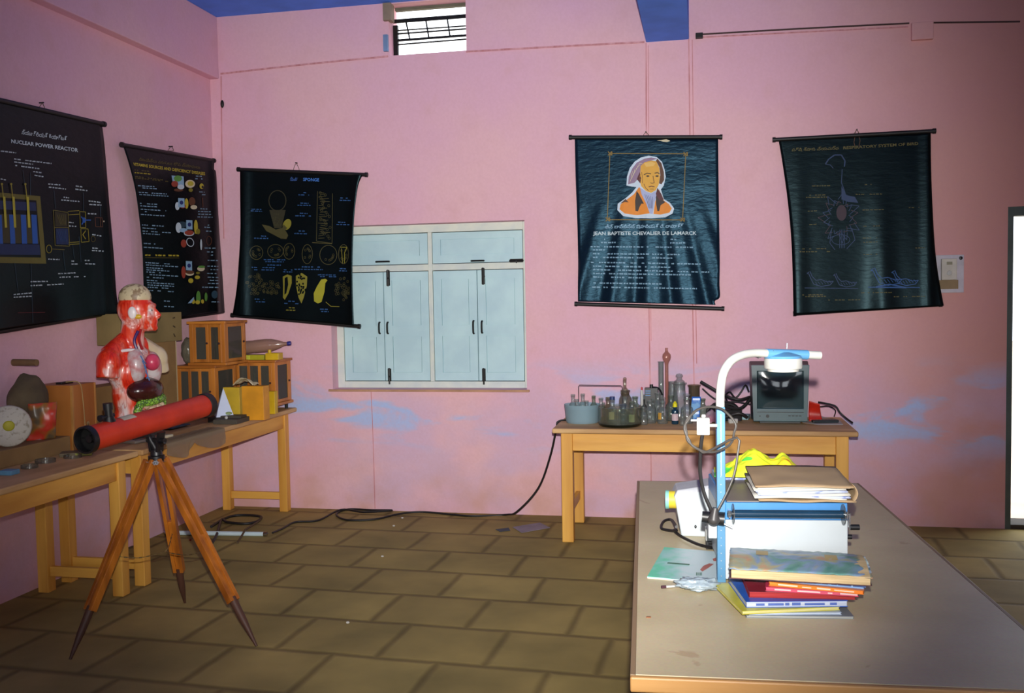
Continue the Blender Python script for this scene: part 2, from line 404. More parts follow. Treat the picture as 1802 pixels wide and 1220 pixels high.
b = NB(); box(b, WX0-.03, WX1+.02, D-.02, D+.02, WZ0-.018, WZ0-.001); struct('trim_16', b, mat('ochre_sill', (196,150,118), .8), bevel=.003)

# vent with iron grille
def vw(cx, cy, dy=.12): return W(660+cx/7.508, cy/7.508, Y=D+dy)
b = NB(); fy = D+.12
box(b, VX0, VX0+.035, fy-.015, fy+.015, VZ0, VZ1-.127); box(b, VX1-.012, VX1, fy-.015, fy+.015, VZ0, VZ1)
ztop = vw(700,245).z
def hb(za, zb, t=.012): bar(b, (VX0, fy, za), (VX1, fy, zb), .012, t)
hb(vw(250,285).z, vw(1180,215).z, .028); hb(vw(250,408).z, vw(1170,345).z, .008); hb(vw(250,452).z, vw(1170,385).z, .010)
hb(vw(250,540).z, vw(1170,470).z, .016); hb(vw(250,595).z, vw(1170,520).z, .009)
win2 = struct('window_2', b, M_iron); win2['label'] = 'small high vent opening with a black iron grille near the ceiling'
b = NB()
for x0, y0, x1, y1 in ((412,300,460,520),(672,270,712,500),(955,255,990,475)): bar(b, vw(x0,y0), vw(x1,y1), .010, .010, (0,1,0))
obj('grille_bars', b, M_iron, win2)
b = NB(); box(b, VX0+.02, VX1, D+.10, D+.14, VZ1-.022, VZ1-.001); obj('lintel_board', b, mat('grey_board', (108,108,92), .9), win2)
b = NB(); box(b, VX0-.035, VX0-.002, D-.03, D-.001, VZ0+.03, VZ0+.15); obj('hinge_plate', b, mat('chipped_blue', (120,150,190), .7), win2)
b = NB(); box(b, VX0-.03, VX0+.03, D-.035, D+.05, VZ1-.125, VZ1); obj('frame_block', b, mat('grey_wood', (150,132,112), .8), win2)

# door: frame in the opening, daylight beyond
M_dfr = mat('dark_door_frame', (86,98,92), .7, scale=6)
b = NB(); box(b, DX0, DX0+.035, D+.0, D+.10, 0, DZ1); box(b, DX1-.05, DX1, D, D+.10, 0, DZ1); box(b, DX0+.035, DX1-.05, D, D+.10, DZ1-.06, DZ1)
dr = struct('door_1', b, M_dfr); dr['label'] = 'open doorway with a thin dark frame and bright daylight outside'
b = NB(); box(b, DX0+.035, DX1-.05, D, D+.20, 0, .03); obj('door_sill', b, mat('stone_sill', (70,60,50), .8), dr)
# =================================================================== CHARTS
def chart_mat(name, rgb, rough, wr=.25, tint=(1,1,1), spc=.38):
    m = bpy.data.materials.new(name); m.use_nodes = True; N = m.node_tree.nodes; L = m.node_tree.links
    b = N['Principled BSDF']; b.inputs['Base Color'].default_value = srgb(rgb); b.inputs['Roughness'].default_value = rough
    b.inputs['Specular IOR Level'].default_value = spc; b.inputs['Specular Tint'].default_value = (*tint, 1)  # bluish tint puts the look of reflected sky into the sheen
    g = N.new('ShaderNodeNewGeometry'); mp = N.new('ShaderNodeMapping'); mp.inputs['Scale'].default_value = (1,1,2.6); L.new(g.outputs['Position'], mp.inputs[0])
    n = N.new('ShaderNodeTexNoise'); n.inputs['Scale'].default_value = 16; n.inputs['Detail'].default_value = 5; L.new(mp.outputs[0], n.inputs['Vector'])
    bp = N.new('ShaderNodeBump'); bp.inputs['Strength'].default_value = wr; bp.inputs['Distance'].default_value = .012
    L.new(n.outputs['Fac'], bp.inputs['Height']); L.new(bp.outputs[0], b.inputs['Normal'])
    return m
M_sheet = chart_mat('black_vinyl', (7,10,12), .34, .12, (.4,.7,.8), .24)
M_sheet2 = chart_mat('black_vinyl_blue_sheen', (12,26,40), .38, .35, (.30,.70,1.))  # black sheet; its blue reflected sheen is put into the base colour too
M_rod = mat('black_rod', (22,20,20), .5)
def ink(name, rgb): return mat('ink_'+name, rgb, .6, var=.04, scale=20)
I_white = ink('white', (196,214,220)); I_blue = ink('blue', (70,130,215)); I_yel = ink('yellow', (190,175,50)); I_dimy = ink('dim_yellow', (92,84,34))
I_dimb = ink('dim_blue', (30,66,110)); I_pale = ink('pale_blue', (140,180,205)); I_teal = ink('teal', (38,66,80)); I_green = ink('green', (90,150,60))
I_red = ink('red', (150,60,40)); I_brown = ink('brown', (96,58,34)); I_ora = ink('orange', (232,140,34)); I_face = ink('ochre_face', (226,170,62)); I_dark = ink('dark_brown', (52,34,24))
I_hair = ink('mauve_hair', (150,125,150)); I_mar = ink('maroon', (86,30,34)); I_navy = ink('navy', (30,50,110)); I_cream = ink('cream', (215,205,170))

class Chart:
    def __init__(s, label, plane, val, left, right, rods, fold, mt, group='black wall charts', nu=44, nv=56, loop=None):
        s.plane, s.val = plane, val; s.sgn = Vector((0,-1,0)) if plane == 'Y' else Vector((1,0,0))
        s.fold = fold; s.mt = mt
        base = s.pw(*loop)
        s.root = thing('wall_chart', label, 'chart', base, 0, group); s.o = base
        L_ = smooth_pts([(x, y, 0) for x, y in left], 8); R_ = smooth_pts([(x, y, 0) for x, y in right], 8)
        def samp(P, v):
            t = v*(len(P)-1); i = min(int(t), len(P)-2); return P[i].lerp(P[i+1], t-i)
        def fn(u, v):
            a, c = samp(L_, v), samp(R_, v); return s.P(a.x+(c.x-a.x)*u, a.y+(c.y-a.y)*u, 0)
        b = NB(); grid(b, fn, nu, nv, lambda u, v: -s.sgn*.0015); s.sheet = obj('sheet', b, mt, s.root, base, smooth='all'); s.part = 'picture_print'
        for nm, (a, c) in zip(('top_rod', 'bottom_rod'), rods):
            b = NB(); A, C = s.pw(*a)+s.sgn*.012, s.pw(*c)+s.sgn*.012
            cone(b, A, C, .014, n=12); dd = (C-A).normalized()
            cone(b, A-dd*.012, A+dd*.008, .018, n=10); cone(b, C-dd*.008, C+dd*.012, .018, n=10)
            obj(nm, b, M_rod, s.root, base, smooth=True)
        s.batches = {}
    def pw(s, x, y): return W(x, y, **{s.plane: s.val})
    def P(s, x, y, off):
        p = s.pw(x, y); return p+s.sgn*(s.fold(x, y)+off)
    def b(s, m, part):
        if part == 'picture_print': part = s.part
        k = (part, m.name)
        if k not in s.batches: s.batches[k] = (NB(), m)
        return s.batches[k][0]
    def poly(s, m, pts, part='picture_print', lay=1, res=7):
        """filled printed shape, cut fine enough to follow the sheet"""
        t = bmesh.new(); vs = [t.verts.new((x, y, 0)) for x, y in pts]; t.faces.new(vs)
        bmesh.ops.triangulate(t, faces=t.faces[:])
        for k in range(4):
            ee = [e for e in t.edges if e.calc_length() > res]
            if not ee: break
            bmesh.ops.subdivide_edges(t, edges=ee, cuts=1); bmesh.ops.triangulate(t, faces=[f for f in t.faces if len(f.verts) > 3])
        B = s.b(m, part); mp = {v: B.verts.new(s.P(v.co.x, v.co.y, .0012*lay+.0012)) for v in t.verts}
        for f in t.faces: B.faces.new([mp[v] for v in f.verts])
        t.free()
    def line(s, m, pts, w=1., part='picture_print', lay=1, closed=False):
        pts = [Vector((x, y)) for x, y in pts]
        if closed: pts.append(pts[0])
        for a, c in zip(pts, pts[1:]):
            d = c-a
            if d.length < .01: continue
            n = Vector((-d.y, d.x)).normalized()*w/2; k = max(1, int(d.length/9)); B = s.b(m, part)
            prev = None
            for i in range(k+1):
                q = a+d*(i/k); cur = (B.verts.new(s.P(q.x+n.x, q.y+n.y, .0012*lay+.0012)), B.verts.new(s.P(q.x-n.x, q.y-n.y, .0012*lay+.0012)))
                if prev: B.faces.new((prev[0], prev[1], cur[1], cur[0]))
                prev = cur
    def ell(s, m, cx, cy, rx, ry, lay=1, rot=0, n=18, part='picture_print', out=0):
        P = [(cx+rx*cos(t)*cos(rot)-ry*sin(t)*sin(rot), cy+rx*cos(t)*sin(rot)+ry*sin(t)*cos(rot)) for t in (2*pi*i/n for i in range(n))]
        if out: s.line(m, P, out, part, lay, True)
        else: s.poly(m, P, part, lay)
    def dash(s, m, a, c, h, seed, part='caption_lettering', dens=.85):
        """line of print too small to read in the photo"""
        r = random.Random(seed); a, c = Vector(a), Vector(c); d = c-a; n = d.length; d.normalize(); t = 0
        up = Vector((d.y, -d.x))
        if up.y > 0: up = -up
        B = s.b(m, part)
        while t < n:
            w = r.uniform(2.2, 6.5)
            e = min(t+w, n)
            if r.random() < dens and e-t > 1:
                x = t
                while x < e-.4:           # letters
                    g = min(x+r.uniform(.9, 1.5), e); hh = h*r.uniform(.75, 1)
                    q = [a+d*x, a+d*g, a+d*g+up*hh, a+d*x+up*hh]
                    B.faces.new([B.verts.new(s.P(v.x, v.y, .0024)) for v in q]); x = g+.35
            t = e+1.6
    def text(s, m, txt, a, c, h, part='title_lettering', fat=.012):
        cu = bpy.data.curves.new('t', 'FONT'); cu.body = txt; cu.resolution_u = 2; cu.offset = fat; cu.size = 1
        to = bpy.data.objects.new('t', cu); COL.objects.link(to)
        dg = bpy.context.evaluated_depsgraph_get(); dg.update(); me = bpy.data.meshes.new_from_object(to.evaluated_get(dg))
        bpy.data.objects.remove(to); bpy.data.curves.remove(cu)
        if len(me.vertices) == 0: return
        xs = [v.co.x for v in me.vertices]; ys = [v.co.y for v in me.vertices]
        x0, x1 = min(xs), max(xs); y1 = .72 if max(ys) < .95 else max(ys)
        a, c = Vector(a), Vector(c); d = (c-a); n = d.length; d.normalize(); up = Vector((0, -1))
        B = s.b(m, part); vv = []
        for v in me.vertices:
            q = a+d*((v.co.x-x0)/(x1-x0)*n)+up*(v.co.y/y1*h); vv.append(B.verts.new(s.P(q.x, q.y, .0026)))
        for p in me.polygons:
            try: B.faces.new([vv[i] for i in p.vertices])
            except ValueError: pass
        bpy.data.meshes.remove(me)
    def done(s, label_map={}):
        parts = {}
        for (part, mn), (b, m) in s.batches.items(): parts.setdefault(part, []).append((b, m))
        inks = [x for p in list(parts) if p.endswith('lettering') for x in parts.pop(p)]
        def build(name, L_, me, full, i0):
            for i, (b, m) in enumerate(L_):
                bmesh.ops.translate(b, verts=b.verts, vec=-s.o)
                for f in b.faces:
                    f.material_index = i0+i; f.normal_update()
                    if f.normal.dot(s.sgn) < 0: f.normal_flip()
                tmp = bpy.data.meshes.new('x'); b.to_mesh(tmp); full.from_mesh(tmp); bpy.data.meshes.remove(tmp); b.free(); me.materials.append(m)
            full.to_mesh(me); full.free()
        full = bmesh.new(); full.from_mesh(s.sheet.data); build('sheet', inks, s.sheet.data, full, 1)
        for part, L_ in parts.items():
            name = part.split('#')[0]; me = bpy.data.meshes.new(name); build(name, L_, me, bmesh.new(), 0)
            o = bpy.data.objects.new(name, me); COL.objects.link(o); o.parent = s.root
    def hook(s, x, y, yr, m=None, w=5):
        b = NB(); A = s.pw(x, y)+s.sgn*.01
        cone(b, A-s.sgn*.01, A+s.sgn*.02, .004, n=6); obj('nail', b, M_iron, s.root, s.o)
        b = NB(); tube(b, [A+s.sgn*.01, s.pw(x-w, yr)+s.sgn*.016, s.pw(x+w, yr)+s.sgn*.016, A+s.sgn*.01], .0022, 5, sm=3)
        obj('hanging_loop', b, m or mat('thread', (120,100,84), .8), s.root, s.o)

YC = D-.035
# ---- portrait chart
def L(cx, cy): return (990+cx/3.587, 220+cy/3.587)
def fold_p(x, y):
    v = max(0, min(1, (y-240)/300)); u = (x-1010)/255
    fan = (u-.5)/(.35+.65*v)
    a = max(0, v-.35)
    return .010+.022*v+a*.030*(sin(fan*24+.6)+.35*sin(fan*51+2.0))*(1-.2*u)+.010*sin(u*pi)*sin(v*pi)+.004*sin(v*34+u*6)*max(0, u-.55)
ch = Chart('black wall chart with a gold-framed portrait of an orange-coated man, above the glass bottles', 'Y', YC,
    [L(78,90), L(84,330), L(95,600), L(100,850), L(103,1115)], [L(982,90), L(984,330), L(988,600), L(992,850), L(990,1000), L(992,1085), L(962,1110), L(965,1135)],
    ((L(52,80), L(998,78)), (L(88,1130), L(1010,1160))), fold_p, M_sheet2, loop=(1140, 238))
ch.hook(1137, 233, 240)
def LP(m, pts, **k): ch.poly(m, [L(*p) for p in pts], **k)
def LL(m, pts, w=1., **k): ch.line(m, [L(*p) for p in pts], w, **k)
G = ink('gold', (128,104,40))
ch.part = 'gold_border'
LL(G, [(300,182),(778,184),(758,602),(285,600)], 1.4, closed=True)
for cx, cy in ((300,182),(776,186),(757,600),(287,598)): LL(G, [(cx-12,cy+12),(cx+12,cy-12),(cx+12,cy+12),(cx-12,cy-12)], 1.8)
ch.part = 'portrait'
halo = [(405,385),(408,330),(425,275),(455,235),(495,208),(545,196),(595,205),(628,235),(645,285),(652,330),(640,385),(622,410),(640,470),(680,495),(705,530),(695,562),(650,585),(560,592),(460,590),(385,578),(348,540),(350,500),(400,465),(440,430),(468,395),(440,392)]
LP(ink('halo', (205,222,236)), halo, lay=1)
LP(I_ora, [(362,535),(368,505),(410,472),(452,440),(484,395),(520,430),(540,470),(560,560),(470,572),(395,562)], lay=2)
LP(I_ora, [(575,565),(585,490),(610,410),(640,480),(672,502),(690,530),(676,556),(620,568)], lay=2)
LP(I_hair, [(415,378),(420,330),(440,280),(470,240),(520,215),(560,208),(600,215),(570,225),(520,240),(495,262),(492,330),(478,345),(455,368)], lay=3)
LP(I_mar, [(470,345),(488,300),(498,340),(492,372)], lay=4)
LP(I_brown, [(600,215),(625,245),(640,300),(642,350),(625,378),(610,372),(618,320),(612,270),(590,228)], lay=3)
LP(I_face, [(494,262),(520,238),(560,228),(592,232),(612,275),(616,330),(608,380),(590,415),(560,432),(528,420),(498,390),(488,345),(492,300)], lay=4)
LP(ink('pale_forehead', (234,190,100)), [(515,245),(560,234),(588,244),(575,262),(530,268)], lay=5)
LP(ink('cravat', (170,180,215)), [(490,398),(530,424),(560,436),(588,420),(596,440),(580,500),(570,566),(552,562),(530,500),(500,440)], lay=5)
LP(I_dark, [(470,420),(484,440),(500,470),(515,500),(500,500),(488,520),(478,548),(462,545),(475,500),(460,480),(478,462)], lay=6)
LP(I_dark, [(600,420),(625,470),(650,490),(620,510),(612,545),(600,548),(592,500),(590,460)], lay=6)
LP(I_mar, [(600,400),(625,440),(640,475),(612,480),(590,440)], lay=7)
LP(I_brown, [(366,500),(400,470),(420,492),(396,490)], lay=6)
for q in ([(515,318),(535,308),(560,312)], [(582,308),(600,304),(614,312)]): LL(I_dark, q, 1.5, lay=6)
for cx in (540, 598): LP(I_dark, [(cx-14,326),(cx,320),(cx+12,326),(cx,332)], lay=6)
LL(I_brown, [(572,325),(576,350),(580,368),(566,372),(556,368)], 1.1, lay=6)
LL(I_mar, [(545,394),(562,390),(582,394)], 1.5, lay=6); LL(I_brown, [(515,375),(525,400),(545,418)], .9, lay=6); LL(I_brown, [(552,408),(578,408)], .8, lay=6)
LL(I_brown, [(500,300),(508,340),(505,372)], .8, lay=6)
for k in range(7): LL(I_cream, [(428+k*9,360-k*18),(440+k*8,330-k*14),(432+k*12,305-k*10)], .7, lay=5)
for k in range(5): LL(I_navy, [(520+k*12,440+k*4),(535+k*9,480),(548+k*5,530)], .6, lay=7)
ch.text(I_pale, 'జీన్ బాప్టిస్ట్ షెవాలియర్ డి లామార్క్', L(272,655), L(765,650), 6)
ch.text(I_white, 'JEAN BAPTISTE CHEVALIER DE LAMARCK', L(196,697), L(846,695), 6.2, fat=.02)
for i, (x0, y0, x1, y1) in enumerate([(245,722,272,722),(245,742,340,742),(683,722,718,722),(680,745,775,745),(182,768,825,772),(196,788,270,788),(196,812,745,818),(196,835,695,840),
    (182,866,880,878),(196,890,680,898),(196,912,925,928),(196,936,810,946),(196,958,510,964),(175,995,630,1003),(190,1022,850,1032)]):
    ch.dash(I_pale, L(x0, y0+6), L(x1, y1+6), 2.6, 40+i)
ch.part = 'torn_spot'
LP(I_cream, [(596,100),(625,97),(655,92),(680,102),(660,110),(636,108),(620,102)], lay=1)
ch.done()

# ---- bird chart
def L(cx, cy): return (1350+cx/3.389, 210+cy/3.389)
def fold_b(x, y):
    v = (y-240)/310; u = (x-1370)/280
    return .012+.05*max(0, v)*(.4+.6*u)+.016*exp(-((u-.12)/.05)**2)*v+.030*exp(-((u-.62-.03*v)/.07)**2)*max(0, v-.2)+.010*sin(u*9)*v+.012*exp(-((u-.93)/.03)**2)
ch = Chart('black wall chart of a bird\'s breathing organs in faint blue, beside the wall switch board', 'Y', YC,
    [L(68,130), L(90,260), L(120,480), L(140,700), L(148,900), L(153,1168)], [L(972,85), L(972,300), L(978,520), L(990,760), L(1010,940), L(1040,1112)],
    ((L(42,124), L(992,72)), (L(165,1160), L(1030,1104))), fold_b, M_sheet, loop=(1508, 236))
ch.hook(1507, 229, 238)
ch.line(I_brown, [L(528,70), L(515,140), L(522,165)], .9, part='hanging_thread'); ch.line(I_brown, [L(540,75), L(552,130), L(545,165)], .9, part='hanging_thread')
ch.text(I_dimy, 'పక్షి శ్వాస వ్యవస్థ', L(145,193), L(425,182), 5); ch.text(I_dimy, 'RESPIRATORY SYSTEM OF BIRD', L(452,181), L(898,155), 5, fat=.02)
I_bb = ink('deep_blue', (22,52,92)); I_pb = ink('plum', (50,30,46))
ch.part = 'bird_drawing'
ch.line(I_bb, [L(345,270), L(365,240), L(400,215), L(440,215), L(462,250), L(458,285)], 2.2); ch.line(I_bb, [L(345,270), L(375,275), L(392,295)], 1.2)
ch.line(I_bb, [L(445,300), L(440,380), L(455,420), L(470,470)], 1.4)
ch.poly(I_bb, [L(*p) for p in ((440,400),(470,455),(520,465),(540,500),(480,495),(440,480))])
for k in range(26):
    t = k/26*2*pi; r = 1+.25*sin(7*t)
    ch.line(I_bb if k % 3 else I_pb, [L(430+70*cos(t)*r, 590+95*sin(t)*r), L(430+105*cos(t+.25)*r, 590+125*sin(t+.25)*r), L(430+60*cos(t+.5), 590+90*sin(t+.5))], 1.1)
ch.ell(I_pb, *L(440,560), 9, 14); ch.ell(I_bb, *L(435,720), 16, 9, out=1.); ch.line(I_bb, [L(380,660), L(370,740), L(400,780)], 1.2); ch.line(I_bb, [L(500,650), L(520,720), L(470,775)], 1.2)
for k in range(4): ch.line(I_bb, [L(430+k*9,660), L(428+k*10,770)], .9)
def goose(cx, cy, s, m):
    ch.line(m, [L(cx+x*s, cy+y*s) for x, y in ((-60,-70),(-75,-60),(-62,-58),(-50,-30),(-30,10),(20,25),(80,15),(100,-10),(60,-5),(20,-20),(-15,-15),(-40,-40),(-55,-75))], 1.4)
    for k in range(6): ch.line(m, [L(cx+(-20+k*18)*s, cy+(-5-k*2)*s), L(cx+(-5+k*18)*s, cy+(15-k*2)*s)], .9)
    ch.line(m, [L(cx-90*s, cy+35*s), L(cx+110*s, cy+38*s)], 1.4)
ch.part = 'goose_drawing'
goose(300,975,.9,I_bb)
ch.part = 'goose_drawing#2'
goose(450,980,.8,I_bb)
ch.part = 'goose_drawing#3'
goose(690,965,1.05,ink('mid_blue',(30,80,140))); goose(800,970,.9,ink('mid_blue',(30,80,140)))
ch.line(ink('mid_blue',(30,80,140)), [L(640,1000), L(720,985), L(820,1005), L(640,1002)], 2.2)
for i, (x0, y0, x1) in enumerate([(265,400,380),(525,450,680),(230,468,355),(240,550,300),(248,630,290),(565,543,690),(820,530,900),(570,640,665),(565,710,650),(570,735,650),(875,770,930),(205,775,350),(190,792,370),(550,808,655),(200,1058,350),(360,1078,550),(555,1035,740),(745,1058,930),(580,392,620),(250,455,350),(205,1048,340)]):
    ch.dash(I_dimy, L(x0, y0+3), L(x1, y0+1), 1.8, 70+i)
ch.done()

# ---- sponge chart
def L(cx, cy): return (400+cx/3.935, 280+cy/3.935)
def fold_s(x, y):
    v = (y-300)/270; u = (x-425)/215
    return .012+.03*max(0, v)+.022*exp(-((u-.03)/.05)**2)+.020*exp(-((u-.96)/.05)**2)+.006*sin(u*12+v*3)*v
ch = Chart('black wall chart of yellow sponge drawings, overlapping the shuttered window', 'Y', YC-.01,
    [L(100,82), L(104,250), L(110,500), L(100,720), L(85,900), L(55,1080)], [L(945,112), L(915,200), L(890,420), L(882,700), L(888,950), L(900,1152)],
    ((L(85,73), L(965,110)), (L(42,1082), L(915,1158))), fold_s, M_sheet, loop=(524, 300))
ch.hook(523, 287, 300)
ch.text(ink('dull_blue', (60,100,170)), 'స్పంజిక', L(442,152), L(495,152), 5.5); ch.text(I_blue, 'SPONGE', L(532,153), L(642,157), 5.5, fat=.02)
I_oy = ink('olive', (70,66,26)); I_by = ink('mustard', (130,124,32)); I_td = ink('tube_dim', (44,42,18))
ch.part = 'sponge_drawing'
ch.ell(I_td, *L(355,290), 15, 18, out=1.6); ch.poly(I_td, [L(*p) for p in ((300,355),(412,355),(385,480),(335,480))])
for k in range(7): ch.line(I_oy, [L(308+k*14,360), L(335+k*7,470)], .8)
ch.poly(I_oy, [L(*p) for p in ((250,455),(300,465),(345,490),(385,480),(415,500),(432,530),(420,555),(380,552),(330,525),(280,500))]); ch.ell(I_by, *L(423,455), 7, 10, rot=.4); ch.poly(I_oy, [L(*p) for p in ((385,490),(400,455),(425,480),(400,505))], lay=2)
ch.part = 'section_drawing'
ch.line(I_oy, [L(632,225), L(628,570), L(735,585), L(735,240)], .9)
for k in range(22):
    yy = 235+k*15; ch.line(I_oy, [L(638+random.random()*20, yy), L(670+random.random()*50, yy+random.uniform(-8,8))], .9); ch.ell(I_oy, *L(random.uniform(645,725), yy), 2, 2, out=.6)
ch.line(I_dimy, [L(600,580), L(735,588)], 1.)
_k = 0
for (cx, cy, rx, ry) in ((215,650,11,12),(345,640,14,12),(440,640,10,14),(566,660,9,17),(710,665,15,17),(815,660,9,17)):
    _k += 1; ch.part = 'cell_drawing#%d' % _k
    ch.ell(I_oy, *L(cx, cy), rx, ry, out=1.)
    for k in range(9):
        t = random.random()*6.28; ch.ell(I_oy, *L(cx+cos(t)*rx*2.2, cy+sin(t)*ry*2.2), 1.6, 1.8, out=.6)
ch.part = 'spicule_drawing'
ch.line(I_by, [L(790,612), L(838,612), L(822,650), L(822,725)], 1.2); ch.line(I_by, [L(800,620), L(808,725)], .9)
for (cx, cy, rx, ry) in ((205,870,13,20),(318,890,16,14),(810,900,13,20)):
    ch.part = 'cluster_drawing#%d' % cx
    for k in range(34):
        t = random.random()*6.28; r = sqrt(random.random()); ch.ell(I_oy, *L(cx+cos(t)*rx*3.9*r, cy+sin(t)*ry*3.9*r), 1.8, 2, out=.6)
ch.part = 'sponge_drawing#2'
ch.poly(I_by, [L(*p) for p in ((398,815),(430,800),(460,810),(462,860),(440,930),(415,975),(402,960),(402,880))]); ch.poly(M_sheet, [L(*p) for p in ((412,825),(432,815),(438,870),(425,930),(412,940))], lay=2)
ch.part = 'sponge_drawing#3'
ch.poly(I_by, [L(*p) for p in ((490,810),(530,790),(568,815),(565,880),(545,960),(530,1000),(510,960),(492,880))])
for k in range(34):
    t = random.random()*6.28; r = sqrt(random.random()); ch.ell(M_sheet, *L(530+34*cos(t)*r, 875+80*sin(t)*r), 1.5, 1.8, lay=2)
ch.part = 'sponge_drawing#4'
ch.poly(ink('bright_mustard', (165,160,30)), [L(*p) for p in ((662,835),(690,830),(705,840),(690,860),(685,920),(665,990),(640,1000),(615,985),(612,930),(635,880))])
ch.line(I_by, [L(695,990), L(730,1020), L(790,1022)], 1.)
for i, (x0, y0, x1) in enumerate([(535,235,560),(500,250,575),(515,308,570),(495,322,585),(512,378,565),(480,395,590),(505,500,555),(475,518,570),(180,350,245),(175,362,250),(245,535,280),(198,550,305),(790,272,855),(785,288,865),(775,440,830),(765,455,855),
    (265,698,415),(275,712,405),(290,735,385),(185,752,345),(200,768,335),(405,768,465),(400,782,465),(500,748,655),(480,765,675),(640,803,760),(655,815,770),(790,760,835),(785,775,840),(205,970,270),(185,988,280),(440,985,490),(412,1000,515),(655,1040,715),(645,1055,715)]):
    ch.dash(ink('caption_blue', (44,92,150)), L(x0, y0+3), L(x1, y0+5), 2., 120+i)
ch.dash(I_by, L(445,1032), L(495,1034), 1.8, 9); ch.dash(I_by, L(425,1049), L(522,1052), 2, 10)
ch.done()

# ---- vitamins chart (left wall)
XC = XL+.035
def L(cx, cy): return (200+cx/3.696, 240+cy/3.696)
def fold_v(x, y):
    v = (y-260)/290; u = (x-215)/170
    return .012+.022*max(0, v)+.018*exp(-((u-.93)/.04)**2)+.006*sin(u*10+v*2)*v
ch = Chart('black wall chart of vitamins and food pictures hung above the torso model', 'X', XC,
    [L(52,62), L(90,190), L(125,350), L(150,560), L(165,750), L(170,960), L(178,1175), L(190,1212)], [L(632,158), L(630,215), L(640,240), L(652,420), L(675,700), L(688,900), L(698,1140)],
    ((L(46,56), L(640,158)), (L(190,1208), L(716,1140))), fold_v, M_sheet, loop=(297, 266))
ch.hook(297, 258, 265)
ch.text(I_dimy, 'విటమిన్లు వనరులు లోప వ్యాధులు', L(150,158), L(548,212), 5); ch.text(I_yel, 'VITAMINS SOURCES AND DEFICIENCY DISEASES', L(112,190), L(580,254), 5.2, fat=.022)
for i, (x0, y0, x1, y1, m) in enumerate([(120,222,215,232,I_dimy),(120,240,245,252,I_yel),(122,265,340,292,I_dimy),(122,275,340,298,I_dimy)]): ch.dash(m, L(x0,y0), L(x1,y1), 2, 200+i)
rows = [(140,325,250),(142,338,268),(145,368,330),(148,382,350),(150,440,265),(152,456,275),(155,478,325),(158,492,195),(155,512,330),(162,580,310),(165,600,255),(165,620,350),(168,636,280),(172,700,250),(172,725,300),
        (182,825,340),(185,840,400),(188,858,300),(188,872,340),(188,886,290),(190,902,390),(190,920,300),(190,940,270),(192,955,370),(195,970,365),(195,985,330),(198,1005,360),(300,1075,335),(300,1110,365)]
for i, (x0, y0, x1) in enumerate(rows): ch.dash(I_pale, L(x0, y0), L(x1, y0+(x1-x0)*.06), 1.9, 230+i, dens=.9)
for i, (x0, y0, x1) in enumerate([(520,262,565),(515,280,585),(540,365,575),(525,382,588),(545,475,590),(530,492,610),(530,510,612),(525,528,618),(575,580,600),(570,595,608),(580,620,612),(570,730,630),(585,755,620),(565,775,640),(590,810,645),(588,848,648),(592,870,648),(585,895,648),(588,920,648),(585,940,648),(590,960,648),(550,985,648),(610,1080,660)]):
    ch.dash(I_pale, L(x0, y0), L(x1, y0+2), 1.8, 300+i)
ch.dash(I_yel, L(180,778), L(400,782), 3, 333); ch.line(I_dimy, [L(180,790), L(400,792)], .8)
def fpart(cx, cy): return 'food_picture#%d' % (sum(cy > q for q in (385, 530, 665, 780, 990))*2+(cx > 535))
def foods(items):
    for (m, cx, cy, rx, ry, l) in items:
        ch.part = fpart(cx, cy); ch.ell(m, *L(cx, cy), rx/3.696, ry/3.696, lay=l)
def tin(cx, cy):
    ch.part = fpart(cx, cy)
    ch.poly(I_pale, [L(cx-20,cy-30), L(cx+20,cy-28), L(cx+20,cy+32), L(cx-20,cy+30)], lay=3); ch.ell(I_navy, *L(cx,cy), 3.2, 3.6, lay=4)
ch.part = 'food_picture#0'
ch.poly(I_pale, [L(*p) for p in ((362,255),(440,262),(442,325),(372,318))], lay=1)
foods([(I_green,402,275,26,20,2),(I_red,380,310,22,20,3),(I_white,418,330,22,16,4),(I_brown,405,350,30,10,2),(I_cream,480,310,32,26,2),(I_yel,482,308,20,16,3),(I_by,482,350,14,12,3),(I_yel,555,325,14,18,2),(M_sheet,560,330,7,8,3),
       (I_brown,490,425,22,28,2),(I_red,430,455,20,14,2),(I_cream,500,462,22,14,3),(I_yel,455,438,12,34,1),(I_white,395,455,14,26,2),
       (I_white,400,595,18,34,2),(I_pale,430,612,26,14,2),(I_red,465,628,30,16,4),(I_white,465,632,34,18,3),(I_yel,512,590,13,46,2),(I_by,525,620,14,18,3),(I_teal,425,575,30,20,1),
       (I_red,430,698,18,26,2),(I_white,545,705,7,36,2),(I_red,425,885,14,40,2),(I_brown,465,885,28,12,3),(I_cream,465,893,28,15,2),(I_cream,542,862,26,16,2),(I_green,545,850,24,8,3),(I_by,520,890,14,8,2),(I_yel,515,918,18,12,3),(I_yel,470,940,17,16,3),
       (I_green,522,1050,16,44,2),(I_green,575,1045,10,28,2),(I_yel,485,1075,12,16,3),(I_yel,515,1080,17,13,3),(I_yel,550,1075,10,14,3)])
ch.part = 'food_picture#10'
ch.poly(I_pale, [L(*p) for p in ((488,1045),(445,1088),(470,1085),(490,1060))], lay=4)
ch.part = 'food_picture#6'
ch.ell(I_white, *L(473,690), 6, 7.5, out=1.2, rot=-.4)
tin(420,432); tin(468,575); tin(460,842)
ch.part = 'figure_drawing'
ch.line(I_brown, [L(560,400), L(562,460)], 1.4)
ch.part = 'figure_drawing#2'
ch.ell(I_brown, *L(598,680), 4, 8, out=.8)
ch.part = 'figure_drawing#3'
ch.ell(I_teal, *L(625,1030), 4, 7)
ch.done()

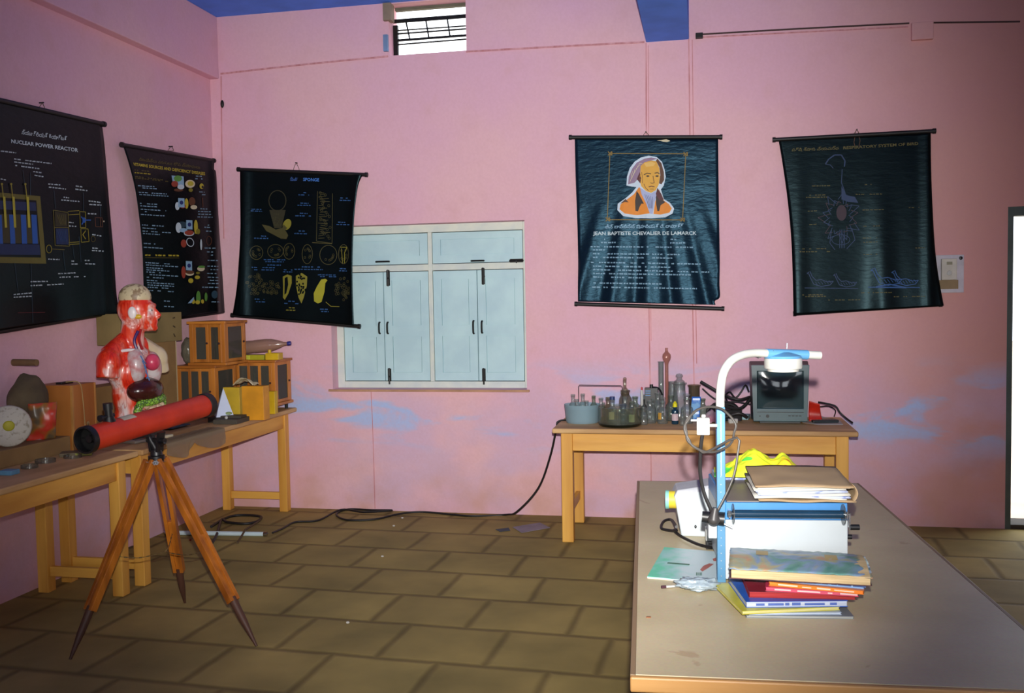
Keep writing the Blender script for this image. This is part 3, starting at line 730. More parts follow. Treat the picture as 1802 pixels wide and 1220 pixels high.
# ---- reactor chart (left wall, cut by the picture's left side)
def L(cx, cy): return (cx/2.839, 170+cy/2.837)
def fold_r(x, y):
    v = (y-200)/350; u = (x+60)/250
    return .012+.025*max(0, v)+.016*exp(-((u-.93)/.035)**2)*v+.005*sin(u*12)*v
ch = Chart('black wall chart of a yellow and blue reactor diagram on the side wall', 'X', XC,
    [L(-260,-30), L(-255,400), L(-255,800), L(-262,1200)], [L(500,140), L(512,260), L(528,500), L(548,780), L(560,1000), L(580,1078)],
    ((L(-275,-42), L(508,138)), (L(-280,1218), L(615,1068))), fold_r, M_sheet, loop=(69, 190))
ch.hook(69, 181, 192)
ch.text(I_white, 'న్యూక్లియర్ రియాక్టర్', L(95,188), L(322,222), 7); ch.text(I_white, 'NUCLEAR POWER REACTOR', L(42,232), L(376,278), 6.6, fat=.022)
for i, (x0, y0, x1, y1) in enumerate([(-60,270,65,285),(55,315,240,338),(55,330,150,342),(60,348,180,364),(150,378,190,384),(145,395,200,404),(222,440,288,446),(225,456,312,466),(360,450,400,456),(358,466,420,474),(285,505,325,510),(285,520,378,528),(425,525,480,532),(428,542,484,546),(420,588,462,590),(320,632,345,634),(322,650,360,652),(440,692,480,700),(440,760,465,762),(438,772,490,776),(215,815,270,818),(330,825,350,826),(330,840,362,840),(400,822,425,822),(402,838,452,840),(262,888,350,884),(268,906,404,902),(128,928,215,926),(128,948,288,940),(40,992,138,984),(40,1006,138,1000),(-100,560,10,575),(-100,400,10,420)]):
    ch.dash(I_white, L(x0, y0), L(x1, y1), 2.3, 400+i, dens=.95)
YL = ink('reactor_yellow', (150,140,40)); YB = ink('reactor_olive', (104,98,38)); BB = ink('reactor_blue', (34,90,170)); BD = ink('reactor_navy', (20,44,84))
ch.part = 'reactor_diagram'
ch.poly(YB, [L(*p) for p in ((-140,470),(182,498),(205,835),(-140,830))], lay=1)
ch.poly(M_sheet, [L(*p) for p in ((-125,495),(162,520),(180,805),(-125,800))], lay=2)
ch.poly(BD, [L(*p) for p in ((-120,515),(158,530),(160,572),(-120,560))], lay=3); ch.poly(BD, [L(*p) for p in ((-120,735),(172,740),(176,792),(-120,790))], lay=3)
ch.poly(ink('mesh_dim', (60,56,24)), [L(*p) for p in ((-118,585),(158,592),(170,735),(-118,730))], lay=3)
for x in (-90,-30,35,95,148):
    ch.poly(BB, [L(*p) for p in ((x-14,590),(x+12,592),(x+16,736),(x-10,736))], lay=4)
for x in (-60,0,48,120):
    ch.poly(ink('rod_yellow', (185,175,50)), [L(*p) for p in ((x-10,500),(x+2,502),(x+8,655),(x-4,655))], lay=5); ch.line(YL, [L(x-8,500), L(x-14,440)], 1.6, lay=5); ch.ell(YL, *L(x-14,438), 2, 2, lay=5)
ch.part = 'turbine_diagram'
ch.line(YB, [L(245,568), L(318,580), L(322,748), L(250,745)], 1.2, closed=True); ch.line(YB, [L(247,655), L(320,655)], 1)
ch.poly(ink('hatch', (48,46,22)), [L(*p) for p in ((252,575),(312,585),(314,650),(252,650))]); ch.poly(BD, [L(*p) for p in ((255,660),(316,660),(318,740),(256,738))])
for k in range(5): ch.line(YB, [L(262+k*10,590), L(280+k*6,640)], .7, lay=2); ch.line(I_dimb, [L(262+k*10,670), L(280+k*6,725)], .9, lay=2)
for y0 in (574,592,730,740): ch.line(YL, [L(318,y0), L(376,y0-4)], 1)
ch.line(YL, [L(378,575), L(408,577), L(408,655), L(380,655)], 1, closed=True); ch.line(BB, [L(385,600), L(400,618), L(388,640)], 2); ch.line(BB, [L(395,618), L(435,618)], 2); ch.ell(BB, *L(400,618), 3, 5)
ch.line(YL, [L(382,660), L(420,662), L(424,725), L(384,728)], 1, closed=True); ch.line(YL, [L(408,670), L(392,690), L(406,712)], 1.6)
ch.part = 'generator_diagram'
ch.line(I_brown, [L(456,605), L(486,606), L(488,652), L(458,650)], .9, closed=True); ch.line(I_brown, [L(478,606), L(479,650)], .8); ch.ell(I_cream, *L(495,624), 1.2, 1.4)
ch.part = 'pump_diagram'
ch.ell(YL, *L(220,762), 4.5, 7, out=1.); ch.ell(I_dimy, *L(445,712), 3.6, 5, out=.8); ch.line(YB, [L(235,762), L(296,766)], 1.)
ch.part = 'leader_lines_lettering'
for q in ([(98,368),(106,440)], [(136,380),(134,520)], [(250,470),(256,560)], [(398,480),(398,575)], [(480,550),(480,600)], [(288,770),(298,870)], [(338,740),(345,810)], [(372,700),(380,828)], [(130,790),(136,1130)], [(40,760),(64,975)]): ch.line(I_teal, [L(*p) for p in q], .8)
ch.line(I_mar, [L(60,1080), L(195,1078)], 1.2)
ch.done()
# =================================================================== TABLES
Wd = {a: wood('teak_'+a, (234,178,80), (198,136,52), a) for a in 'xyz'}
Wt = {a: mat('dusty_tabletop_'+a, (228,188,130), .6, scale=5, stretch={'x': (.2,1,1), 'y': (1,.2,1)}[a], rgb2=(176,134,84), bump=.1, detail=7) for a in 'xy'}
TH = .79; BH = .755
def table(name, label, x0, x1, y0, y1, h, along, leg=.065, ap=.115, over=.05, group=None, rot=0., low=True, stre='ends'):
    cx, cy = (x0+x1)/2, (y0+y1)/2; t = thing(name, label, 'table', (cx, cy, 0), rot, group)
    hx, hy = (x1-x0)/2, (y1-y0)/2
    sbox('tabletop', Wt[along], t, (-hx, hx, -hy, hy, h-.032, h), bevel=.008)
    ix, iy = hx-over, hy-over
    b = NB(); e = leg*.5
    z0, z1 = h-.032-ap, h-.032
    box(b, -ix+leg, ix-leg, -iy+.012, -iy+.04, z0, z1); box(b, -ix+leg, ix-leg, iy-.04, iy-.012, z0, z1)
    obj('apron', b, Wd['x'], t, bevel=.002)
    b = NB(); box(b, -ix+.012, -ix+.04, -iy+leg, iy-leg, z0, z1); box(b, ix-.04, ix-.012, -iy+leg, iy-leg, z0, z1)
    obj('apron', b, Wd['y'], t, bevel=.002)
    for sx in (-1, 1):
        for sy in (-1, 1):
            a = sx*ix; c = sy*iy; sbox('leg', Wd['z'], t, (min(a, a-sx*leg), max(a, a-sx*leg), min(c, c-sy*leg), max(c, c-sy*leg), 0, z1), bevel=.004)
    if low:
        if along == 'y':
            for sy in (-1, 1):
                c = sy*(iy-leg/2); sbox('stretcher', Wd['x'], t, (-ix+leg, ix-leg, c-.014, c+.014, .09, .145), bevel=.002)
        else:
            for sx in (-1, 1):
                c = sx*(ix-leg/2); sbox('stretcher', Wd['y'], t, (c-.014, c+.014, -iy+leg, iy-leg, .17, .23), bevel=.002)
    return t
table('wooden_table', 'long wooden table reaching the room corner, carrying the torso model and glass cabinets', -3.70, -3.062, 4.70, 6.745, TH, 'y', group=None)
table('wooden_table', 'nearer wooden side table carrying the round white disc and glass dishes', -3.70, -3.07, 2.55, 4.672, TH, 'y', group=None)
table('wooden_table', 'wooden table against the back wall carrying glass bottles and the small television', -.955, .93, 5.98, 6.70, BH, 'x', leg=.075, ap=.12)

# =================================================================== TELESCOPE
tl, tr_ = Vector((-2.765,3.80,.986)), W(363,713,Y=4.64)
hub = Vector((-2.662,4.20,.85))
TS = thing('telescope', 'red tube telescope on a wooden tripod in front of the side tables', 'telescope', (hub.x, hub.y, 0))
O = Vector((hub.x, hub.y, 0))
ax = (tr_-tl).normalized(); r = .060
M_red = mat('worn_red_enamel', (204,56,30), .42, rgb2=(176,44,26), scale=6, bump=.04)
b = NB(); cone(b, tl+ax*.01, tr_-ax*.0, r, n=40, cap=False)
u_, v_ = frame_of(ax)
obj('tube', b, M_red, TS, O, smooth=True)
b = NB(); Mx = Matrix.Translation(tl) @ ax.to_track_quat('Z', 'Y').to_matrix().to_4x4()
lathe(b, [(r-.006,.03),(r-.006,0),(r-.004,-.006),(r+.004,-.006),(r+.005,0),(r+.005,.022),(r+.0005,.024)], n=40, M=Mx); obj('front_ring', b, M_black, TS, O, smooth=True)
b = NB(); cone(b, tl+ax*.005, tr_, r-.004, n=40, cap=False); obj('tube_lining', b, flat('matt_black', (12,12,12), .9), TS, O, smooth=True)
b = NB(); cone(b, Mx @ Vector((0,0,.02)), Mx @ Vector((0,0,.045)), .018, n=16); box(b, -.053, .053, -.002, .002, .03, .036, M=Mx); obj('spider', b, M_black, TS, O)
b = NB(); Mr = Matrix.Translation(tr_) @ ax.to_track_quat('Z', 'Y').to_matrix().to_4x4()
lathe(b, [(r+.0005,-.03),(r+.006,-.028),(r+.006,.012),(r-.004,.018),(0,.018)], n=40, M=Mr); obj('rear_cell', b, M_black, TS, O, smooth=True)
# focuser and finder seat on the upper side
upv = (Vector((0,0,1))-ax*ax.z).normalized(); side = upv.cross(ax)
fd = (upv*.95-side*.0).normalized()
fp = tl+ax*.155
b = NB(); cone(b, fp+fd*(r-.006), fp+fd*(r+.018), .030, .022, n=20); cone(b, fp+fd*(r+.015), fp+fd*(r+.055), .018, n=18); cone(b, fp+fd*(r+.052), fp+fd*(r+.082), .0225, n=18)
obj('focuser', b, M_black, TS, O, smooth=True)
b = NB(); cone(b, fp+fd*(r+.02)-ax*.045, fp+fd*(r+.02)+ax*.03, .010, n=10); cone(b, fp+fd*(r+.02)-ax*.058, fp+fd*(r+.02)-ax*.045, .016, n=12); obj('focus_knob', b, M_black, TS, O, smooth=True)
b = NB(); q = (side*-.35+upv).normalized()
P0 = tl+ax*.24
def onT(a, t):  # point on tube surface at angle a from up towards the viewer
    return tl+ax*t+(upv*cos(a)-side*sin(a)*(-1))*(r+.0012)
sd = side if side.x*1+side.y*-1 > 0 else -side
def onT(a, t): return tl+ax*t+(upv*cos(a)+sd*sin(a))*(r+.0014)
grid(b, lambda u, v: onT(-.1+.75*v, .21+.085*u), 4, 6); obj('paper_label', b, mat('label_paper', (200,190,170), .7), TS, O)
# mount
b = NB(); mid = tl+ax*((hub-tl).dot(ax)); 
box(b, -.012, .012, -.11, .11, -.006, .006, M=Matrix.Translation(mid-upv*(r+.006)) @ Matrix.Rotation(atan2(ax.y, ax.x)-pi/2, 4, 'Z')); 
obj('tube_clamp', b, M_black, TS, O, smooth=True)
b = NB(); base = Vector((hub.x, hub.y, .85)); top = mid-upv*(r+.01)
cone(b, base+Vector((0,0,.0)), base+Vector((0,0,.03)), .030, .026, n=18)
for s in (-1, 1): bar(b, base+sd*.018*s+Vector((0,0,.02)), base+sd*.034*s+Vector((0,0,top.z-.85+.02)), .012, .045, up=ax)
cone(b, base+sd*-.05+Vector((0,0,.075)), base+sd*.055+Vector((0,0,.075)), .014, n=14); cone(b, base+Vector((0,0,.03)), Vector((top.x, top.y, top.z)), .016, n=12)
tube(b, [base+Vector((.0,0,.085)), base+Vector((.06,-.05,.06)), base+Vector((.11,-.10,.08))], .005, 6)
obj('mount_head', b, M_black, TS, O, smooth=True)
b = NB(); lathe(b, [(0,-.035),(.028,-.035),(.040,-.028),(.040,0),(.028,.004),(0,.004)], c=base, n=18); obj('tripod_plate', b, M_black, TS, O, smooth=True)
Mleg = wood('honey_tripod_wood', (190,112,34), (134,72,22), 'z', rough=.35, scale=14)
feet = [Vector((-2.815,3.70,0)), Vector((-2.725,4.515,0)), Vector((-2.045,3.985,0))]
M_tip = mat('dark_leg_tip', (84,52,38), .6)
for i, f in enumerate(feet):
    d0 = Vector((f.x-hub.x, f.y-hub.y, 0)).normalized(); tq = Vector((-d0.y, d0.x, 0)); a = base+d0*.038-Vector((0,0,.018)); ln = (f-a); dn = ln.normalized()
    lg = None
    b = NB(); bend = a+ln*.77
    for s in (-1, 1): bar(b, a+tq*.023*s, bend+tq*.018*s, .019, .036, up=tq.cross(dn))
    bar(b, a+ln*.42, bend, .026, .022, up=tq.cross(dn))
    lg = obj('leg', b, Mleg, TS, O, bevel=.002)
    b = NB(); q0 = bend; q1 = f
    cone(b, q0-dn*.02, q0+dn*.10, .020, .017, n=10); cone(b, q0+dn*.10, f, .017, .006, n=10); obj('leg_tip', b, M_tip, lg, O, smooth=True)
    b = NB(); c0 = a+dn*.012; cone(b, c0-tq*.036, c0+tq*.036, .0045, n=8)
    for s in (-1, 1): cone(b, c0+tq*.028*s, c0+tq*.036*s, .012, n=14)
    obj('wing_bolt', b, M_chrome, lg, O, smooth=True)
def legpt(i, t):
    f = feet[i]; d0 = Vector((f.x-hub.x, f.y-hub.y, 0)).normalized(); a = base+d0*.038-Vector((0,0,.018)); return a.lerp(f, t)
b = NB(); kc = (legpt(0,.5)+legpt(1,.5)+legpt(2,.5))/3-Vector((0,0,.03))
for i in range(3):
    P = smooth_pts([legpt(i,.5), legpt(i,.5).lerp(kc,.5)-Vector((0,0,.02)), kc], 8)
    for k in range(len(P)-1):
        bar(b, P[k], P[k]+(P[k+1]-P[k])*.9, .006 if k % 2 else .002, .002 if k % 2 else .006)
obj('spreader_chain', b, mat('tarnished_brass', (150,130,90), .4, metal=.8), TS, O)

# =================================================================== TORSO MODEL
BXY = Vector((-3.345, 5.075, TH))
TM = thing('anatomical_torso', 'painted anatomical torso model with exposed muscles, brain and organs behind the telescope', 'anatomy model', BXY, radians(-12))
def muscle_mat():
    m = bpy.data.materials.new('painted_muscle'); m.use_nodes = True; N = m.node_tree.nodes; L_ = m.node_tree.links
    b = N['Principled BSDF']; b.inputs['Roughness'].default_value = .3; b.inputs['Coat Weight'].default_value = .3
    tc = N.new('ShaderNodeTexCoord')
    def nz(scale, st, det=4, dist=0.):
        mp = N.new('ShaderNodeMapping'); mp.inputs['Scale'].default_value = st; L_.new(tc.outputs['Object'], mp.inputs[0])
        n = N.new('ShaderNodeTexNoise'); n.inputs['Scale'].default_value = scale; n.inputs['Detail'].default_value = det; n.inputs['Distortion'].default_value = dist
        L_.new(mp.outputs[0], n.inputs['Vector']); return n.outputs['Fac']
    def ramp(src, els):
        c = N.new('ShaderNodeValToRGB'); e = c.color_ramp.elements
        e[0].position, e[0].color = els[0][0], srgb(els[0][1]); e[1].position, e[1].color = els[-1][0], srgb(els[-1][1])
        for p, q in els[1:-1]:
            x = e.new(p); x.color = srgb(q)
        L_.new(src, c.inputs[0]); return c.outputs[0]
    big = ramp(nz(9, (1,1,.55), 3, .6), [(.40,(226,50,24)), (.50,(236,80,50)), (.56,(244,184,172)), (.63,(238,222,222))])
    fib = ramp(nz(42, (1,1,.08), 3), [(.46,(255,255,255)), (.54,(216,130,110)), (.60,(255,235,225))])
    mx = N.new('ShaderNodeMix'); mx.data_type = 'RGBA'; mx.blend_type = 'MULTIPLY'; mx.inputs[0].default_value = .8
    L_.new(big, mx.inputs[6]); L_.new(fib, mx.inputs[7])
    # skin-coloured half on the far (left) side of the figure
    sp = N.new('ShaderNodeSeparateXYZ'); L_.new(tc.outputs['Object'], sp.inputs[0])
    mr = N.new('ShaderNodeMapRange'); mr.inputs[1].default_value = .085; mr.inputs[2].default_value = .090; L_.new(sp.outputs['Y'], mr.inputs[0])
    m2 = N.new('ShaderNodeMix'); m2.data_type = 'RGBA'; L_.new(mr.outputs[0], m2.inputs[0]); L_.new(mx.outputs[2], m2.inputs[6]); m2.inputs[7].default_value = srgb((214,196,160))
    L_.new(m2.outputs[2], b.inputs['Base Color']); return m
M_mus = muscle_mat()
def remeshed(b, vox=.0065, it=6):
    me = bpy.data.meshes.new('tmp'); bmesh.ops.recalc_face_normals(b, faces=b.faces); b.to_mesh(me); b.free()
    o = bpy.data.objects.new('tmp', me); COL.objects.link(o)
    md = o.modifiers.new('r', 'REMESH'); md.mode = 'VOXEL'; md.voxel_size = vox
    sm = o.modifiers.new('s', 'SMOOTH'); sm.iterations = it; sm.factor = .5
    dg = bpy.context.evaluated_depsgraph_get(); dg.update(); m2 = bpy.data.meshes.new_from_object(o.evaluated_get(dg))
    bpy.data.objects.remove(o); r_ = bmesh.new(); r_.from_mesh(m2); bpy.data.meshes.remove(m2); bpy.data.meshes.remove(me); return r_
HZ = .0
Rh = Matrix.Rotation(radians(32), 3, 'Z')
def hp(x, y, z): v = Rh @ Vector((x, y, 0)); return (v.x+.035, v.y, z)
b = NB()
Rh4 = Rh
ellipsoid(b, hp(-.005,0,.765), (.103,.078,.105), M=Rh4)
ellipsoid(b, hp(.045,0,.725), (.060,.062,.085), M=Rh4)
ellipsoid(b, hp(.062,0,.668), (.047,.047,.034), M=Rh4); ellipsoid(b, hp(.098,0,.655), (.020,.022,.020), M=Rh4)
ellipsoid(b, hp(.093,0,.786), (.018,.050,.016), M=Rh4)
cone(b, hp(.095,0,.775), hp(.132,0,.722), .008, .013, n=12); cone(b, hp(.08,0,.712), hp(.130,0,.720), .014, .012, n=12)
ellipsoid(b, hp(.107,0,.694), (.013,.024,.008), M=Rh4); ellipsoid(b, hp(.105,0,.681), (.012,.022,.008), M=Rh4)
for s in (-1, 1): ellipsoid(b, hp(.068,.045*s,.722), (.030,.016,.016), M=Rh4)
cone(b, (-.02,0,.50), hp(-.02,0,.68), .074, .062, n=24)
for s in (-1, 1):
    cone(b, (-.03,.02*s,.60), (-.02,.15*s,.50), .045, .066, n=20); ellipsoid(b, (-.005,.180*s,.465), (.074,.066,.080))
    cone(b, (-.005,.180*s,.46), (.0,.200*s,.375), .066, .060, n=20)
ellipsoid(b, (.0,0,.40), (.125,.158,.155)); ellipsoid(b, (.0,0,.27), (.112,.138,.17)); cone(b, (0,0,0), (0,0,.22), .112, .115, n=28)
ellipsoid(b, (-.01,0,.10), (.105,.134,.16))
bb = remeshed(b)
for v in bb.verts:
    c = v.co
    if c.z > .838: c.z = .838+(c.z-.838)*.03
    if abs(c.y) > .158 and c.z < .378: c.z = .378
    c.z = max(c.z, 0)
    if c.x > .085 and c.z < .50 and abs(c.y) < .11: c.x = .085+(c.x-.085)*.25      # opened chest and belly
obj('body', bb, M_mus, TM, smooth='all')
M_brain = mat('cream_brain', (206,190,152), .45, rgb2=(146,122,92), scale=34, lo=.42, hi=.50, detail=1.5)  # darker patches in the colour stand in for shade in the folds
TM.scale = (1.025,)*3
b = NB(); ellipsoid(b, hp(-.005,0,.835), (.090,.068,.078), n=64, m=40, M=Rh4, disp=lambda d: .035*abs(sin(9*d.x+5*mnoise.noise(d*3.1)*2.2+7*d.z))**.5-.02 if d.z > -.1 else 0)
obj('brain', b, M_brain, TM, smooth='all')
# face details
Mw2 = mat('tendon_white', (238,228,226), .35, var=.03)
b = NB(); ellipsoid(b, hp(-.005,-.077,.745), (.024,.010,.036), M=Rh4); obj('ear', b, Mw2, TM, smooth='all')
b = NB(); ellipsoid(b, hp(.024,-.070,.722), (.022,.010,.014), M=Rh4); obj('salivary_gland', b, mat('gland_yellow', (222,176,40), .4), TM, smooth='all')
b = NB(); ellipsoid(b, hp(.082,-.034,.757), (.015,.013,.010), M=Rh4); obj('eye', b, Mw2, TM, smooth='all')
b = NB(); ellipsoid(b, hp(.094,-.036,.757), (.004,.006,.006), M=Rh4); obj('iris', b, flat('iris_dark', (50,34,30), .3), TM, smooth='all')
M_vein = mat('vein_violet', (70,40,110), .35); M_art = mat('artery_red', (176,30,36), .35)
b = NB(); tube(b, [hp(.02,-.062,.64), (.062,-.050,.585), (.070,-.042,.535)], .009, 8); obj('neck_vein', b, M_vein, TM, smooth=True)
b = NB(); tube(b, [hp(.034,-.052,.65), (.078,-.030,.59), (.086,-.016,.53)], .008, 8); obj('neck_artery', b, M_art, TM, smooth=True)
b = NB(); tube(b, [(.02,-.135,.525), (.068,-.085,.532), (.092,-.03,.522)], .009, 8); obj('collar_bone', b, Mw2, TM, smooth=True)
# organs
def organ(name, c, r_, rgb, rgb2=None, M=None, disp=None, rough=.3, scale=18):
    b = NB(); ellipsoid(b, c, r_, n=36, m=22, M=M, disp=disp); return obj(name, b, mat(name+'_paint', rgb, rough, rgb2=rgb2, scale=scale, coat=.3), TM, smooth='all')
organ('lung', (.072,-.058,.435), (.058,.056,.105), (206,196,196), (190,120,120), scale=22)
organ('lung', (.078,.062,.415), (.055,.055,.10), (150,176,214), (226,170,176), scale=16)
organ('heart', (.122,.022,.455), (.040,.044,.050), (214,70,100), (190,50,84))
b = NB()
for k in range(5): tube(b, [(.128,-.075+.012*k,.50-.03*k), (.134,-.060+.01*k,.47-.03*k), (.124,-.03,.45-.028*k)], .0035, 6)
obj('lung_vessels', b, mat('vessel_blue', (90,130,190), .35), TM, smooth=True)
organ('liver', (.085,-.012,.292), (.080,.122,.078), (74,30,26), (58,22,20), disp=lambda d: .06*d.y, rough=.22)
b = NB()
P = [(.100,-.095,.05),(.110,-.100,.12),(.114,-.096,.185),(.118,-.07,.222),(.138,-.02,.226),(.136,.05,.236),(.105,.105,.240),(.095,.115,.19)]
tube(b, P, .021, 14, sm=10, rf=lambda t: 1+.13*abs(sin(t*52)))
M_colon = bpy.data.materials.new('green_colon'); M_colon.use_nodes = True
_N = M_colon.node_tree.nodes; _L = M_colon.node_tree.links; _b = _N['Principled BSDF']; _b.inputs['Roughness'].default_value = .35
_t = _N.new('ShaderNodeTexCoord'); _v = _N.new('ShaderNodeTexVoronoi'); _v.feature = 'DISTANCE_TO_EDGE'; _v.inputs['Scale'].default_value = 55; _L.new(_t.outputs['Object'], _v.inputs['Vector'])
_c = _N.new('ShaderNodeValToRGB'); _c.color_ramp.elements[0].position = .05; _c.color_ramp.elements[1].position = .14; _c.color_ramp.elements[0].color = srgb((60,92,40)); _c.color_ramp.elements[1].color = srgb((146,196,70))
_L.new(_v.outputs['Distance'], _c.inputs[0]); _L.new(_c.outputs[0], _b.inputs['Base Color'])
obj('colon', b, M_colon, TM, smooth=True)
b = NB(); Q = []
for k in range(44):
    a = k*.9; Q.append((.116+.012*sin(k*2.3), -.045+.135*((k % 9)/8 if (k//9) % 2 == 0 else 1-(k % 9)/8)+.004*cos(k*3), .195-.036*(k//9)+.010*sin(k*1.7)))
tube(b, Q, .0155, 10, sm=5); obj('small_intestine', b, mat('intestine_cream', (222,206,170), .35, rgb2=(206,170,140)), TM, smooth=True)
organ('appendage', (.128,-.058,.160), (.010,.014,.030), (60,34,34), M=Matrix.Rotation(.7, 3, 'X'))
b = NB(); box(b, -.13, .14, -.15, .15, 0, .016); bmesh.ops.translate(b, verts=b.verts, vec=(0,0,-.0))
obj('plinth', b, mat('plinth_cream', (200,190,160), .5), TM, bevel=.004)

# =================================================================== BOXES ON THE LEFT TABLES
M_wbox = mat('varnished_ply', (186,116,52), .5, rgb2=(156,92,40), scale=4, stretch=(1,1,.3), bump=.05)
M_card = mat('brown_cardboard', (150,118,70), .85, rgb2=(132,102,60), scale=5, bump=.08)
M_card2 = mat('olive_cardboard', (140,122,76), .85, rgb2=(120,104,62), scale=4, bump=.05)
def zY(x, y, Y): return W(x, y, Y=Y)
def crate(name, label, cat, m, x0, x1, y0, y1, z0, z1, extra=None, bevel=.003, group=None):
    hx, hy, h = (x1-x0)/2, (y1-y0)/2, z1-z0
    if not extra:
        o = tag(sbox(name, m, None, (-hx, hx, -hy, hy, 0, h), bevel=bevel), label, cat, group); o.location = ((x0+x1)/2, (y0+y1)/2, z0); return o
    t = thing(name, label, cat, ((x0+x1)/2, (y0+y1)/2, z0), 0, group)
    extra(t, hx, hy, h)
    sbox('box_body', m, t, (-hx, hx, -hy, hy, 0, h), bevel=bevel); return t
def wb(t, hx, hy, h):
    for q_ in ((hx-.012, hx+.002, -hy-.003, -hy+.010, 0, h-.002), (hx-.001, hx+.003, hy-.012, hy+.001, 0, h-.002), (-hx-.0, -hx+.012, -hy-.003, -hy+.01, 0, h-.002)): sbox('corner_batten', mat('light_batten', (196,138,70), .5), t, q_, bevel=.001)
    b = NB(); lathe(b, [(0,0),(.012,.0),(.012,.004),(0,.006)], n=14, M=Matrix.Translation((hx+.001,.02,h*.38)) @ Matrix.Rotation(pi/2,4,'Y')); tube(b, [(hx+.006,.02,h*.38),(hx+.012,.024,h*.34),(hx+.008,.022,h*.30)], .002, 5)
    obj('key_lock', b, mat('brass_lock', (190,170,120), .35, metal=.8), t)
    b = NB(); box(b, -.02, .02, -.05, .05, h, h+.012); obj('carry_handle', b, M_black, t, bevel=.003)
p0 = W(130, 765, X=-3.44); y0w = p0.y; zt = W(130, 678, X=-3.44).z
pe = W(170, 740, X=-3.44).y
crate('wooden_box', 'varnished brown plywood box with light corner battens under the tan string', 'box', M_wbox, -3.685, -3.44, y0w, pe, TH, zt, wb)
pf = W(206, 740, X=-3.47).y
crate('cardboard_box', 'olive brown cardboard box standing between the varnished box and the torso model', 'box', M_card, -3.685, -3.545, pe+.012, 5.44, TH, W(185, 682, X=-3.50).z)
# tall carton behind torso and the lighter carton on top
CX = -3.535; tz = W(311, 600, X=CX).z
def tape(t, hx, hy, h):
    b = NB(); box(b, hx-.004, hx+.0015, hy-.008, hy+.0015, 0, h); obj('corner_tape', b, mat('pale_tape', (200,184,140), .6), t)
crate('tall_carton', 'tall brown cardboard carton behind the torso model, holding up a lighter carton', 'carton', M_card, -3.70, CX, 5.46, W(311,640,X=CX).y, TH, tz, tape)
uy1 = W(320, 570, X=CX).y; uz1 = W(320, 549, X=CX).z; uy0 = W(211, 570, X=CX).y
def holes(t, hx, hy, h):
    b = NB()
    for cy in (hy-.10, -hy+.07):
        for k in range(3): box(b, -.014, .014, -.004, .004, -.002, .002, M=Matrix.Translation((hx+.0005, cy, h*(.2+.3*k))) @ Matrix.Rotation(pi/2,4,'Y') @ Matrix.Rotation(.5*(k-1)+1.2,4,'Z'))
    obj('slot_marks', b, flat('slot_dark', (70,54,34), .9), t)
crate('small_carton', 'light olive carton with slot marks lying on top of the tall brown carton', 'carton', M_card2, -3.70, CX, uy0, uy1, tz, uz1, holes)

